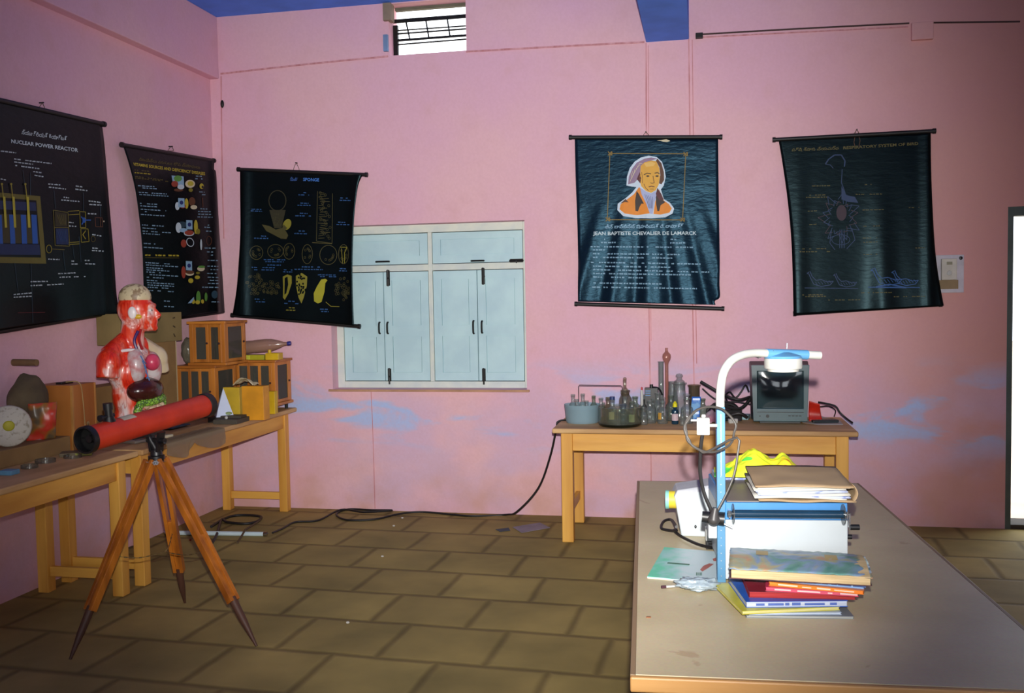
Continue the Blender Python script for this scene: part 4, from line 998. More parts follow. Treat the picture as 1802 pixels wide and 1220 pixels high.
# glass fronted specimen cabinets
M_cab = {a: wood('cabinet_wood_'+a, (206,130,50), (158,92,34), a, rough=.4) for a in 'xyz'}
def cabinet(label, x0, x1, y0, y1, z0, z1, faces, over=.012, feet=0., door=None, knob=True):
    t = thing('specimen_cabinet', label, 'cabinet', ((x0+x1)/2, (y0+y1)/2, z0), 0, 'small glazed specimen cabinets'); hx, hy, h = (x1-x0)/2, (y1-y0)/2, z1-z0
    b = NB(); box(b, -hx-over, hx+over, -hy-over, hy+over, h-.018, h); obj('top_board', b, M_cab['x'], t, bevel=.003)
    b = NB(); box(b, -hx-over, hx+over, -hy-over, hy+over, feet, feet+.02); obj('bottom_board', b, M_cab['x'], t, bevel=.003)
    w = .028
    for sx in (-1, 1):
        for sy in (-1, 1): sbox('corner_post', M_cab['z'], t, (min(sx*hx, sx*(hx-w)), max(sx*hx, sx*(hx-w)), min(sy*hy, sy*(hy-w)), max(sy*hy, sy*(hy-w)), feet+.02, h-.018), bevel=.001)
    if feet:
        b = NB()
        for sx in (-1, 1):
            for sy in (-1, 1): cone(b, (sx*(hx-.03), sy*(hy-.03), 0), (sx*(hx-.03), sy*(hy-.03), feet), .012, .014, n=12)
        obj('feet', b, M_black, t)
    b = NB(); box(b, -hx+w, hx-w, hy-.01, hy-.004, feet+.02, h-.018); box(b, -hx+.004, -hx+.01, -hy+w, hy-w, feet+.02, h-.018); obj('back_panel', b, mat('cabinet_dark_inside', (66,52,36), .8), t)
    def panel(a0, a1, face, n, opened=0):
        """glazed frame with n panes; face -Y or +X"""
        z_0, z_1 = feet+.022, h-.020; fw = .022; f = NB(); g = NB()
        st = (a1-a0-fw)/n
        for k in range(n+1): box(f, a0+k*st, a0+k*st+fw, -.007, .007, z_0, z_1)
        for k in range(n):
            q0, q1 = a0+k*st+fw, a0+(k+1)*st
            box(f, q0, q1, -.006, .006, z_0, z_0+fw); box(f, q0, q1, -.006, .006, z_1-fw, z_1); box(g, q0, q1, -.0015, .0015, z_0+fw, z_1-fw)
        if face == 'Y': Mf = Matrix.Translation((0, -hy+.008, 0))
        else: Mf = Matrix.Translation((hx-.008, 0, 0)) @ Matrix.Rotation(pi/2, 4, 'Z')
        if opened: Mf = Mf @ Matrix.Translation((a0, 0, 0)) @ Matrix.Rotation(-opened, 4, 'Z') @ Matrix.Translation((-a0, 0, 0))
        for bb_ in (f, g): bmesh.ops.transform(bb_, matrix=Mf, verts=bb_.verts)
        fr = obj('door_frame' if (opened or n == 1) else 'glazed_front', f, M_cab['z'], t, bevel=.001); obj('pane', g, M_pane, fr)
        k_ = NB(); ellipsoid(k_, Mf @ Vector((a1-fw/2, -.012, (z_0+z_1)/2)), (.008,.008,.008), n=10, m=6); obj('knob', k_, flat('dark_knob', (50,18,26), .4), fr, smooth='all')
    for (a0, a1, face, n, op) in faces(hx, hy, w): panel(a0, a1, face, n, op)
    # specimens inside
    b = NB()
    for k in range(3): cone(b, (-hx*.4+k*hx*.4, -.02*k, feet+.02), (-hx*.4+k*hx*.4, -.02*k, feet+.02+(h-feet)*.62), .011, n=10)
    obj('specimen_tubes', b, mat('green_specimen', (90,110,60), .4), t, smooth=True)
    return t
cabinet('lower glazed wooden cabinet beside the tall carton, under the upper cabinet', -3.69, -3.375, 6.08, 6.40, TH, 1.162, lambda hx, hy, w: [(-hx+w, hx-w, 'Y', 3, 0), (-hy+w, hy-w, 'X', 1, 0)])
cabinet('upper glazed wooden cabinet stacked on top with its small door ajar', -3.575, -3.30, 6.10, 6.41, 1.162, 1.475, lambda hx, hy, w: [(-hx+w, .01, 'Y', 1, 0), (.012, hx-.003, 'Y', 1, .35), (-hy+w, hy-w, 'X', 1, 0)])
cabinet('glazed wooden cabinet at the table end under the plastic bottle', -3.42, -3.085, 6.428, 6.70, TH, 1.176, lambda hx, hy, w: [(-hx+w, hx-w, 'Y', 3, 0), (-hy+w, hy-w, 'X', 1, 0)], feet=.045)

# plastic bag lying on the cabinets' left
b = NB(); c = W(326, 617, Y=6.2); ellipsoid(b, (-3.635, 6.2, 1.162+.092), (.055,.07,.095), n=30, m=20, disp=lambda d: .16*mnoise.noise(d*2.6)+.06*mnoise.noise(d*8))
zmin = min(v.co.z for v in b.verts); bmesh.ops.translate(b, verts=b.verts, vec=(0,0,1.1625-zmin))
tag(obj('plastic_bag', b, glass('murky_plastic', (190,186,170), gloss=.08, rough=.25, body=(128,122,104), fac=.55), origin=(-3.635,6.2,1.162), smooth='all'), 'crumpled grey plastic bag beside the upper glazed cabinet', 'bag')

# bottle lying on yellow tray
M_yel = mat('yellow_paint', (222,186,30), .45, rgb2=(200,160,20)); M_yd = mat('green_yellow', (176,170,30), .5)
z0 = 1.176
t = thing('yellow_tray', 'long low yellow box with pale label under the lying plastic bottle', 'box', (-3.30,6.52,z0))
sbox('tray_body', M_yd, t, (-.135,.11,-.05,.05,0,.036)); sbox('pale_label', mat('lemon_label', (210,206,70), .5), t, (-.065,.0,-.052,-.0495,.004,.034), bevel=0)
t = thing('yellow_block', 'bright yellow block with a round knob beside the lying bottle\'s neck', 'block', (-3.125,6.50,z0))
sbox('block_body', M_yel, t, (-.048,.055,-.04,.04,0,.05)); b = NB(); cone(b, (-.03,-.005,.05), (-.03,-.005,.074), .014, .012, n=16); obj('knob', b, M_yel, t, smooth=True)
bz = z0+.036; A = Vector((-3.415,6.57,bz+.050)); Bp = Vector((-3.055,6.61,bz+.078)); axb = (Bp-A).normalized(); Lb = (Bp-A).length
Mb = Matrix.Translation(A) @ axb.to_track_quat('Z','Y').to_matrix().to_4x4()
t = thing('plastic_bottle', 'large empty plastic bottle with blue cap lying on the yellow tray', 'bottle', (A.x, A.y, bz))
b = NB(); lathe(b, [(0,0),(.038,0),(.047,.010),(.049,.05),(.047,.09),(.049,.10),(.050,.19),(.046,.235),(.030,.29),(.016,.325),(.0135,.345),(.0135,.36)], n=32, M=Mb)
obj('bottle_body', b, glass('pet_plastic', (205,176,160), gloss=.1, rough=.12, body=(200,160,140), fac=.42), t, (A.x, A.y, bz), smooth=True)
b = NB(); lathe(b, [(0,.382),(.014,.382),(.016,.378),(.016,.356),(.014,.354)], n=20, M=Mb); obj('cap', b, flat('cap_blue', (40,40,130), .4), t, (A.x, A.y, bz), smooth=True)

# yellow blocks, pyramid, tray etc. on the table top
def blk(label, m, px0, px1, pyt, Y, dep, name='yellow_box', z0=TH, rot=0., group=None):
    a, c = W(px0, pyt, Y=Y), W(px1, pyt, Y=Y); x0, x1 = a.x, c.x
    t = tag(sbox(name, m, None, (-(x1-x0)/2, (x1-x0)/2, -dep/2, dep/2, 0, (a.z+c.z)/2-z0), bevel=.002), label, 'box', group)
    t.location = ((x0+x1)/2, Y+dep/2, z0); t.rotation_euler = (0,0,rot); return t
M_oy = mat('orange_yellow', (232,158,34), .5); M_py = mat('plain_yellow', (214,180,50), .5)
blk('plain yellow box half hidden behind the white pyramid', M_py, 392, 421, 682, 6.018, .045)
blk('large orange yellow box in front of the table-end cabinet', M_oy, 425, 463, 680, 5.98, .09)
blk('upright narrow yellow box at the table edge before the cabinets', M_yel, 468, 483, 689, 6.33, .05)
b = NB(); grid(b, lambda u, v: Vector((-3.20+.15*u, 5.93+.10*v, .0+.012+.050*sin(u*pi)*(1-.6*v)+.012*mnoise.noise(Vector((u*5, v*5, 2))))), 18, 12, lambda u, v: Vector((0,0,.002)))
zc = W(445, 680, Y=5.98).z
bmesh.ops.translate(b, verts=b.verts, vec=(.012,.05,zc-min(v.co.z for v in b.verts)+.001)); bmesh.ops.scale(b, verts=b.verts, vec=(1,1,1))
tag(obj('crumpled_paper', b, mat('dingy_paper', (214,200,160), .8), origin=(-3.2,6.0,zc), smooth='all'), 'small crumpled piece of dingy paper on top of the orange yellow box', 'paper')
# pyramid
P = W(397, 729, Z=TH+.035); P.y = min(P.y, 5.925); P = W(397, 729, Y=P.y); apz = W(397, 683, Y=P.y).z
tag(sbox('dark_book', mat('dark_book_cover', (52,46,42), .6), None, (P.x-.085,P.x+.040,P.y-.09,P.y+.03,TH,TH+.035)), 'dark flat book under the bluish white pyramid', 'book')
b = NB(); hh = apz-TH-.035; s = .084
c4 = [b.verts.new((s*cos(a), s*sin(a), 0)) for a in (radians(-100), radians(-10), radians(80), radians(170))]; ap = b.verts.new((0,0,hh))
b.faces.new(c4[::-1])
for i in range(4): b.faces.new((c4[i], c4[(i+1)%4], ap))
t = obj('pyramid_model', b, mat('bluish_white_card', (206,216,238), .6, var=.03), bevel=.001); t.location = (P.x-.012, P.y, TH+.035); tag(t, 'bluish white pyramid shape standing behind the telescope\'s end', 'pyramid')
# dark flat tray with white ball
pc = W(438, 728, Z=TH+.02)
t = thing('flat_tray', 'dark grey flat tray holding oddments beside the white pyramid', 'tray', (-3.155, 5.85, TH), radians(3))
sbox('tray_plate', mat('slate_tray', (74,68,58), .7), t, (-.070,.10,-.09,.11,0,.030)); sbox('tray_lip', mat('slate_tray', (74,68,58), .7), t, (-.06,.085,.0,.10,.030,.045))
b = NB(); ellipsoid(b, (-3.140,5.79,TH+.030+.0112), (.011,.011,.011), n=16, m=10); tag(obj('white_ball', b, M_white, origin=(-3.140,5.79,TH+.030), smooth='all'), 'tiny white ball resting on the dark flat tray', 'ball')
b = NB(); ellipsoid(b, (-3.185,5.90,TH+.045+.012), (.026,.018,.012), n=18, m=10, disp=lambda d: .2*mnoise.noise(d*4)); tag(obj('green_wrapper', b, mat('pale_green_wrap', (150,170,110), .5), origin=(-3.185,5.90,TH+.045), smooth='all'), 'crinkled pale green wrapper on the tray behind the white ball', 'wrapper')
# thin plastic sheet hanging over the table edge
def shfn(u, v):
    y = 4.92+.66*v+.05*sin(v*9); x = -3.165+.105*u; 
    lim = .35+.65*max(0, sin(v*pi))**.6
    if u < .62: return Vector((x, y, TH+.004+.006*abs(mnoise.noise(Vector((u*7, v*9, 0))))))
    k = (u-.62)/.38; dz = k*.115*(.35+.65*abs(sin(v*5.2+.4)))
    return Vector((-3.062+.008+min(k*4, 1)*.006+.010*mnoise.noise(Vector((u*5, v*11, 3)))*k, y, TH+.004-dz+.0))
b = NB(); grid(b, shfn, 30, 44)
tag(obj('plastic_sheet', b, glass('thin_plastic', (196,186,164), gloss=.05, rough=.3, body=(150,136,112), fac=.5, edge=.8), origin=(-3.1,5.4,TH), smooth='all'), 'crinkled clear plastic sheet spilling over the table edge under the telescope', 'plastic sheet')
b = NB(); grid(b, lambda u, v: Vector((-3.52+.18*u, 5.46+.22*v, TH+.008+.03*sin(u*pi)*sin(v*pi)+.01*mnoise.noise(Vector((u*4, v*4, 1))))), 14, 14, lambda u, v: Vector((0,0,.004)))
tag(obj('folded_cloth', b, mat('slate_blue_cloth', (80,92,104), .9), origin=(-3.37,5.7,TH), smooth='all'), 'folded slate blue cloth between the torso model and the cabinets', 'cloth')
# far left: round dial, cloth-wrapped thing, red packet
M_stone = mat('grey_burlap', (100,86,62), .95, rgb2=(78,66,48), scale=7, bump=.5, bscale=25)
b = NB(); ellipsoid(b, (-3.60,4.48,TH+.155), (.09,.12,.175), n=32, m=20, disp=lambda d: .10*mnoise.noise(d*2))
zz = min(v.co.z for v in b.verts); bmesh.ops.translate(b, verts=b.verts, vec=(0,0,TH+.091-zz))
for v in b.verts: v.co.x = max(v.co.x, -3.70)
tag(obj('cloth_bundle', b, M_stone, origin=(-3.53,4.42,TH), smooth='all'), 'lumpy grey brown cloth bundle behind the round white disc', 'bundle')
dc = W(30, 742, Y=4.26)
Md = Matrix.Translation((dc.x, 4.20, TH+.198)) @ Matrix.Rotation(radians(38), 4, 'Z') @ Matrix.Rotation(radians(82), 4, 'X') @ Matrix.Scale(.87, 4)
tag(sbox('flat_carton', M_card, None, (-3.69,-3.44,4.0,4.60,TH,TH+.090), bevel=.004), 'low flat brown carton carrying the round white disc', 'carton')
t = thing('round_dial', 'round white disc with a yellow centre leaning upright on a flat carton', 'disc', (dc.x, 4.20, TH))
b = NB(); lathe(b, [(0,.02),(.10,.02),(.118,.012),(.123,0),(.118,-.015),(0,-.02)], n=40, M=Md); obj('disc_body', b, mat('speckled_white', (190,184,168), .5, rgb2=(150,140,120), scale=45, lo=.3, hi=.45), t, (dc.x, 4.20, TH), smooth=True)
b = NB(); ellipsoid(b, Md @ Vector((0,0,.02)), (.028,.010,.028), n=18, m=10, M=Matrix.Rotation(radians(38), 3, 'Z')); obj('yellow_centre', b, mat('flower_yellow', (196,190,50), .6), t, (dc.x, 4.20, TH), smooth='all')
rp = W(70, 728, Y=4.50)
b = NB(); grid(b, lambda u, v: Vector((-3.545+.10*u+.02*v, 4.385+.10*u, TH+.092+.20*v))+Vector((.7,-.7,0))*(.030*sin(u*pi)*sin(v*pi*.9)+.015*mnoise.noise(Vector((u*3, v*4, 5)))), 14, 22, lambda u, v: Vector((-.7,.7,0))*(.004+.05*sin(u*pi)*max(0, sin(v*pi))))
M_pk = bpy.data.materials.new('red_packet'); M_pk.use_nodes = True
_N = M_pk.node_tree.nodes; _L = M_pk.node_tree.links; _t = _N.new('ShaderNodeTexCoord'); _n = _N.new('ShaderNodeTexNoise'); _n.inputs['Scale'].default_value = 9; _L.new(_t.outputs['Object'], _n.inputs['Vector'])
_c = _N.new('ShaderNodeValToRGB'); e = _c.color_ramp.elements; e[0].position = .36; e[0].color = srgb((96,82,60)); e[1].position = .66; e[1].color = srgb((190,180,190))
for p_, q_ in ((.44,(150,100,40)),(.52,(196,56,40)),(.60,(206,70,56))): x_ = e.new(p_); x_.color = srgb(q_)
_L.new(_n.outputs['Fac'], _c.inputs[0]); _L.new(_c.outputs[0], _N['Principled BSDF'].inputs['Base Color']); _N['Principled BSDF'].inputs['Roughness'].default_value = .35
tag(obj('plastic_packet', b, M_pk, origin=(-3.5,4.45,TH+.09), smooth='all'), 'red and orange printed plastic packet leaning by the varnished box', 'packet')
# small dishes and lenses
M_lens = glass('dish_glass', (200,205,205), gloss=.12, rough=.08, body=(150,140,124), fac=.15)
dl = ['shallow glass dish directly under the telescope mouth', 'shallow glass dish second from the telescope mouth', 'shallow glass dish beside the dull red ball', 'small glass dish behind the others under the dial', 'small glass dish by the light blue box at the table edge']
for i, (px, py, rr) in enumerate([(128,806,.045),(80,814,.05),(46,806,.045),(60,790,.035),(52,824,.04)]):
    q = W(px, py, Z=TH); b = NB(); lathe(b, [(0,.001),(rr,.001),(rr,.018),(rr-.003,.018),(rr-.003,.004),(0,.004)], n=28); o = obj('glass_dish', b, M_lens, smooth=True); o.location = (q.x, q.y, TH); tag(o, dl[i], 'dish', 'glass dishes on the nearer side table')
q = W(62, 787, Z=TH+.02); b = NB(); prism(b, [(-.045,-.02,0),(.04,-.03,0),(.02,.04,0),(-.01,.01,0)], (0,0,.006)); bmesh.ops.rotate(b, verts=b.verts, cent=(0,0,0), matrix=Matrix.Rotation(-.35,3,'X')); bmesh.ops.translate(b, verts=b.verts, vec=(0,0,.012-0)); o = obj('paper_scrap', b, M_paper); o.location = (q.x-.05, q.y+.03, TH+.004); tag(o, 'folded white paper scrap in front of the round white dial', 'paper')
q = W(18, 808, Z=TH); b = NB(); ellipsoid(b, (0,0,.022), (.03,.045,.022), n=18, m=10); o = obj('red_ball', b, mat('dull_red', (170,60,44), .5), smooth='all'); o.location = (q.x, q.y, TH+.001); tag(o, 'dull red ball on the nearer side table beyond the light blue box', 'object')
q = W(18, 835, Z=TH); o = sbox('blue_box', mat('pale_blue_box', (96,150,180), .5), None, (-.04,.03,-.03,.03,0,.022)); o.location = (q.x, q.y, TH); tag(o, 'small flat light blue box at the nearer side table\'s edge', 'box')
q = W(112, 792, Z=TH); t = thing('slide_case', 'open dusty slide case with green edge beside the telescope mouth', 'case', (-3.33, 4.50, TH), .5)
sbox('case_body', mat('dusty_case', (112,98,70), .7), t, (-.08,.08,-.05,.05,0,.02)); sbox('green_edge', mat('green_strip', (150,150,50), .5), t, (.0,.082,-.052,-.045,.002,.018))
q = W(24, 638, X=XL); b = NB(); cone(b, (XL-.02, q.y-.0, q.z), (XL+.16, q.y-.02, q.z+.0), .02, .018, n=12); tag(obj('wall_peg', b, mat('old_peg_wood', (120,92,60), .8), origin=(XL, q.y, q.z), smooth=True), 'short wooden peg sticking out of the side wall under the reactor chart', 'peg')
b = NB(); tube(b, [(-3.50,y0w+.03,zt+.016),(-3.436,y0w+.06,zt+.008),(-3.432,y0w+.08,zt-.10),(-3.43,y0w+.09,TH+.08),(-3.41,y0w+.08,TH+.005)], .003, 6); tag(obj('string', b, mat('tan_string', (170,140,90), .8), origin=(-3.43,y0w+.08,TH)), 'thin tan string drooping over the varnished box', 'string')

# =================================================================== FLOOR CLUTTER
def F(x, y, z=.008): p = W(x, y, Z=0); return Vector((max(p.x, XL+.05), min(p.y, D-.03), z))
A, B_ = F(268,941,.016), F(476,941,.016); B_.y = A.y+.06
t = thing('fluorescent_tube', 'long white fluorescent tube lying on the floor in the room corner', 'tube', (A.x, A.y, 0)); O = (A.x, A.y, 0)
dd = (B_-A).normalized()
b = NB(); cone(b, A+dd*.02, B_-dd*.02, .0155, n=16); obj('glass_tube', b, mat('tube_white', (206,226,232), .2, var=.03), t, O, smooth=True)
for P0, s in ((A, 1), (B_, -1)):
    b = NB(); cone(b, P0, P0+dd*.024*s, .016, n=16); cone(b, P0-dd*.012*s+Vector((0,0,.005)), P0+Vector((0,0,.005)), .002, n=6); obj('end_cap', b, M_chrome, t, O, smooth=True)
M_cable = mat('black_cable', (26,24,24), .5)
def cable(name, label, pts, r_=.006, m=None, cat='cable', flatz=None, sm=6):
    b = NB(); tube(b, pts, r_, 8, sm=sm); o = pts[0]; return tag(obj(name, b, m or M_cable, origin=(o[0], o[1], 0) if flatz else o, smooth=True), label, cat)
top = Vector((-.975, 6.35, .757))
pts = [Vector((-.6,6.55,BH+.006)), Vector((-.85,6.40,BH+.006)), Vector((-.965,6.36,BH-.002)), Vector((-.985,6.36,.70)), Vector((-1.04,6.42,.50)), Vector((-1.14,6.50,.26)), Vector((-1.30,6.54,.08)), F(890,908), F(830,910), F(790,907), F(740,904,.012), F(700,908,.012), F(660,916), F(610,917), F(592,908,.012), F(615,897), F(660,896), F(690,903,.02), F(640,905,.015), F(600,902,.02), F(560,918), F(520,921), F(498,932), F(480,943,.02)]
cable('black_cable', 'black cable hanging from the bottles table and snaking over the floor to the corner', pts, .0075)
cable('black_strap', 'looped black strap lying over the fluorescent tube near the corner', [F(372,932,.02), F(395,915), F(420,909), F(458,911), F(452,920), F(430,924), F(400,922,.012), F(390,917), F(380,950,.02), F(362,972,.006)] , .010)
cable('brown_stick', 'thin brown stick leaning across the fluorescent tube', [F(418,958), F(432,944,.045), F(458,918,.008)], .007, mat('stick_brown', (96,76,50), .8), 'stick', sm=0)
cable('bent_twig', 'short dark twig on the floor behind the tripod leg', [F(180,978), F(205,970,.02), F(232,962,.01)], .007, mat('stick_brown', (96,76,50), .8), 'stick')
def sheet_on_floor(name, label, px, m, cat='paper'):
    b = NB(); prism(b, [F(x, y, .003) for x, y in px], (0,0,.002)); c = F(*px[0], 0); return tag(obj(name, b, m, origin=c), label, cat)
sheet_on_floor('paper_sheet', 'pale sheet of paper lying on the floor beside the bottles table leg', [(902,929),(950,921),(968,930),(918,939)], mat('lilac_paper', (150,140,150), .8))
sheet_on_floor('dark_scrap', 'small dark blue scrap on the floor beside the pale paper sheet', [(872,933),(895,930),(898,935),(880,937)], mat('scrap_blue', (70,80,92), .8), 'scrap')
lb = ['white crumb of litter on the floor below the shuttered window', 'white speck on the mid floor stones', 'pale crumb near the coiled cable by the wall', 'white speck on the floor at the bottom middle', 'shiny scrap between the tripod leg and the fluorescent tube', 'red scrap under the fluorescent tube']
for i, (x, y) in enumerate([(693,927),(673,981),(708,913),(612,1098),(352,966),(335,952)]):
    q = F(x, y, 0); b = NB(); ellipsoid(b, (0,0,.006), (.010,.008,.006), n=8, m=5); o = obj('litter', b, mat('litter_red', (150,40,30), .7) if i == 5 else M_paper); o.location = q; tag(o, lb[i], 'litter', 'scraps of litter on the floor')
# =================================================================== GLASSWARE ON THE BACK TABLE
def lathed(name, label, cat, prof, loc, m, n=24, group=None, parts=(), tilt=None, keep=False):
    b = NB(); lathe(b, prof, n=n)
    if not parts and not keep:
        o = tag(obj(name, b, m, smooth=True), label, cat, group); o.location = loc; return o
    t = thing(name, label, cat, loc, 0, group)
    o = obj('glass_body' if 'bottle' in name or 'jar' in name else 'body', b, m, t, smooth=True)
    for nm, pf, mm in parts: b = NB(); lathe(b, pf, n=n); obj(nm, b, mm, t, smooth=True)
    if tilt: t.rotation_euler = tilt
    return t
def bottle_prof(r, h, neck=.32, nr=.45, lip=1.25):
    hs = h*(1-neck)
    return [(0,.002),(r*.9,0),(r,.006),(r,hs*.80),(r*.94,hs*.90),(r*nr*1.15,hs+.004),(r*nr,hs+.012),(r*nr,h-.012),(r*nr*lip,h-.010),(r*nr*lip,h-.001),(r*nr*.9,h),(r*nr*.85,h-.012)]
def at(px, Y): return W(px, 740, Y=Y).x
G1 = 'glass bottles crowded on the back table'
def stopper(r, h, nr=.45): z = h; rr = r*nr; return ('stopper', [(0,z-.015),(rr*.85,z-.015),(rr*.95,z),(rr*.6,z+.006),(rr*1.3,z+.016),(rr*1.3,z+.024),(0,z+.028)], M_clear)
def label_patch(t, r, z0, z1, a0, a1, m, name='bottle_label'):
    b = NB(); grid(b, lambda u, v: Vector(((r+.0012)*cos(a0+(a1-a0)*u), (r+.0012)*sin(a0+(a1-a0)*u), z0+(z1-z0)*v)), 8, 1); obj(name, b, m, t)
M_blab = mat('cream_label', (206,192,150), .7); M_tub = glass('milky_plastic', (190,212,220), gloss=.04, rough=.3, body=(180,210,222), fac=.42, edge=.8)
# translucent tub with small bottles
tx, ty = at(1025, 6.31), 6.31
t = lathed('plastic_tub', 'milky blue plastic tub full of small bottles at the table end', 'tub', [(0,.004),(.098,.004),(.106,0),(.112,.012),(.120,.120),(.123,.124),(.121,.118),(.108,.012),(0,.010)], (tx, ty, BH), M_tub, 40)
k = 0
tubl = ['tallest slim-necked bottle at the outer back of the milky tub', 'small round-shouldered bottle at the outer front of the milky tub', 'small bottle standing at the middle back of the milky tub', 'small bottle in the milky tub beside the glass bowl, front one', 'small greenish bottle in the milky tub beside the glass bowl, back one']
for (dx, dy, r, h) in [(-.065,.02,.028,.175),(-.03,-.055,.027,.15),(.0,.035,.028,.178),(.035,-.045,.028,.14),(.075,.03,.026,.165)]:
    lathed('glass_bottle', tubl[k], 'bottle', bottle_prof(r, h), (tx+dx, ty+dy, BH+.0125), M_clear2 if k == 4 else M_clear, 18, G1); k += 1
# dark based glass bowl with bottles
gx, gy = at(1091, 6.165), 6.165
M_bowl = glass('olive_glass', (222,230,216), gloss=.12, edge=.5, body=(190,200,184), fac=.05)
lathed('glass_bowl', 'wide round glass bowl with dark rim base holding labelled bottles', 'bowl', [(0,.006),(.115,.006),(.128,.0),(.137,.010),(.141,.03),(.142,.125),(.139,.128),(.137,.124),(.136,.03),(.115,.012),(0,.012)], (gx, gy, BH), M_bowl, 44,
       parts=(('base_ring', [(.100,.0005),(.128,-.0),(.1385,.008),(.1425,.018),(.139,.019),(.115,.0135),(.100,.013)], mat('dark_glass_base', (24,28,20), .15)),))
lab = ['bottle with blue cap and cream label in the glass bowl', 'short bluish bottle at the front middle of the glass bowl', 'bottle with a pale lower label inside the glass bowl', 'brownish bottle at the back of the glass bowl behind the blue cap', 'bottle at the back middle of the glass bowl']
M_bluish = glass('bluish_glass', (130,170,200), gloss=.08, edge=.4)
for k, (dx, dy, r, h, mm) in enumerate([(-.045,-.045,.033,.165,M_clear),(.028,-.06,.036,.135,M_bluish),(.080,-.01,.034,.15,M_clear2),(-.08,.04,.032,.17,M_amber),(.03,.055,.035,.175,M_clear)]):
    t = lathed('glass_bottle', lab[k], 'bottle', bottle_prof(r, h), (gx+dx, gy+dy, BH+.0125), mm, 20, G1, keep=k in (0,2,4))
    if k == 0: label_patch(t, r, .035, .085, radians(-125), radians(-65), M_blab); b = NB(); cone(b, (0,0,h-.004), (0,0,h+.018), .017, n=14); obj('cap', b, flat('navy_cap', (40,60,110), .4), t, smooth=True)
    if k == 2: label_patch(t, r, .015, .065, radians(-130), radians(-60), mat('greenish_label', (180,186,140), .7))
    if k == 4: b = NB(); lathe(b, [(0,h),(.02,h),(.03,h+.02),(.022,h+.045),(.012,h+.055),(.010,h+.06),(.012,h+.12),(.006,h+.125)], n=16); obj('dropper_top', b, M_amber, t, smooth=True)
# bent wire stand behind tub
b = NB(); xa_, xb_ = at(1019, 6.45), at(1093, 6.45); zz = W(1050, 678, Y=6.45).z
tube(b, [(xa_,6.45,BH),(xa_,6.45,zz-.01),(xa_+.006,6.45,zz),(xb_,6.45,zz-.003),(xb_+.01,6.45,zz-.01),(xb_+.01,6.45,BH)], .003, 6, sm=0); tag(obj('wire_stand', b, mat('steel_wire', (90,90,92), .4, metal=.7), origin=(xa_,6.45,BH), smooth=True), 'thin steel wire frame standing behind the milky tub', 'stand')
# row of bottles in front
def R(px, py=745): return W(px, py, Z=BH)
M_dk = glass('dark_green_glass', (70,84,60), gloss=.1, edge=.3)
q = R(1130, 742); t = lathed('glass_bottle', 'dark greenish bottle squeezed against the outside of the glass bowl', 'bottle', bottle_prof(.027, .14, .25), (q.x-.0, q.y+.10, BH), M_dk, 20, G1)
q = R(1144, 745); t = lathed('glass_bottle', 'clear round-shouldered bottle in the front row beside the glass bowl', 'bottle', bottle_prof(.040, .150), (q.x, 6.30, BH), M_clear, 24, G1)
q = R(1165, 745); t = lathed('glass_bottle', 'clear stoppered bottle with a small orange label in the middle of the row', 'bottle', bottle_prof(.036, .150), (at(1166, 6.28), 6.28, BH), M_clear, 24, G1, parts=(stopper(.036, .150),))
label_patch(t, .036, .03, .075, radians(-140), radians(-100), mat('orange_label', (196,150,60), .7))
t = lathed('dropper_bottle', 'small blue liquid bottle with bright yellow cap and pale label', 'bottle', [(0,.001),(.021,0),(.023,.004),(.023,.085),(.020,.095),(.012,.10),(.012,.115),(0,.115)], (at(1188, 6.26), 6.26, BH), glass('blue_liquid', (60,120,150), gloss=.08, body=(40,90,120), fac=.3), 20, keep=True,
    parts=(('cap', [(0,.113),(.015,.113),(.015,.135),(.009,.142),(.007,.150),(0,.150)], flat('cap_yellow', (224,214,20), .4)),))
label_patch(t, .023, .025, .07, radians(-150), radians(-30), mat('pink_white_label', (214,190,196), .6))
t = lathed('glass_jar', 'tall stoppered glass jar in front beside the blue packet', 'jar', bottle_prof(.040, .17), (at(1209, 6.30), 6.30, BH), M_clear, 24, G1, parts=(stopper(.040, .17),))
lathed('glass_jar', 'tall wide-lipped jar at the back with a curly glass stopper', 'jar', [(0,.002),(.04,0),(.042,.006),(.042,.19),(.040,.20),(.040,.24),(.050,.245),(.050,.252),(.038,.252),(.038,.20)], (at(1196, 6.50), 6.50, BH), M_clear, 26, G1,
    parts=(('stopper', [(0,.235),(.036,.24),(.036,.262),(.02,.275),(.016,.285),(.026,.297),(.018,.312),(0,.316)], M_clear),))
lathed('glass_jar', 'tall brown-tinted glass jar at the back beside the blue packet', 'jar', [(0,.002),(.036,0),(.038,.006),(.038,.215),(.044,.225),(.046,.232),(.036,.232),(.036,.01)], (at(1222, 6.56), 6.56, BH), M_amber, 26, G1)
lathed('glass_bottle', 'clear bottle behind the orange-labelled one', 'bottle', bottle_prof(.04, .19), (at(1158, 6.42), 6.42, BH), M_clear, 22, G1)
lathed('glass_bottle', 'clear bottle in the back row behind the yellow-capped one', 'bottle', bottle_prof(.038, .17), (at(1181, 6.44), 6.44, BH), M_clear2, 22, G1)
lathed('glass_bottle', 'greenish bottle in the back row between the bowl and the striped battery', 'bottle', bottle_prof(.038, .165), (at(1118, 6.42), 6.42, BH), M_clear2, 22, G1)
lathed('glass_bottle', 'tinted squat bottle in the back row behind the glass bowl', 'bottle', bottle_prof(.045, .20, .2, .6), (at(1101, 6.50), 6.50, BH), M_amber, 22, G1)
z1 = W(1167, 637, Y=6.56).z-BH
lathed('measuring_cylinder', 'tall clear measuring cylinder standing at the back of the bottles', 'cylinder', [(0,.004),(.034,0),(.034,.006),(.020,.014),(.019,.02),(.019,z1-.01),(.024,z1),(.017,z1-.006),(.017,.02)], (at(1164, 6.60), 6.60, BH), M_clear, 22)
z2 = W(1173, 612, Y=6.56).z-BH; zb_ = W(1173, 628, Y=6.56).z-BH
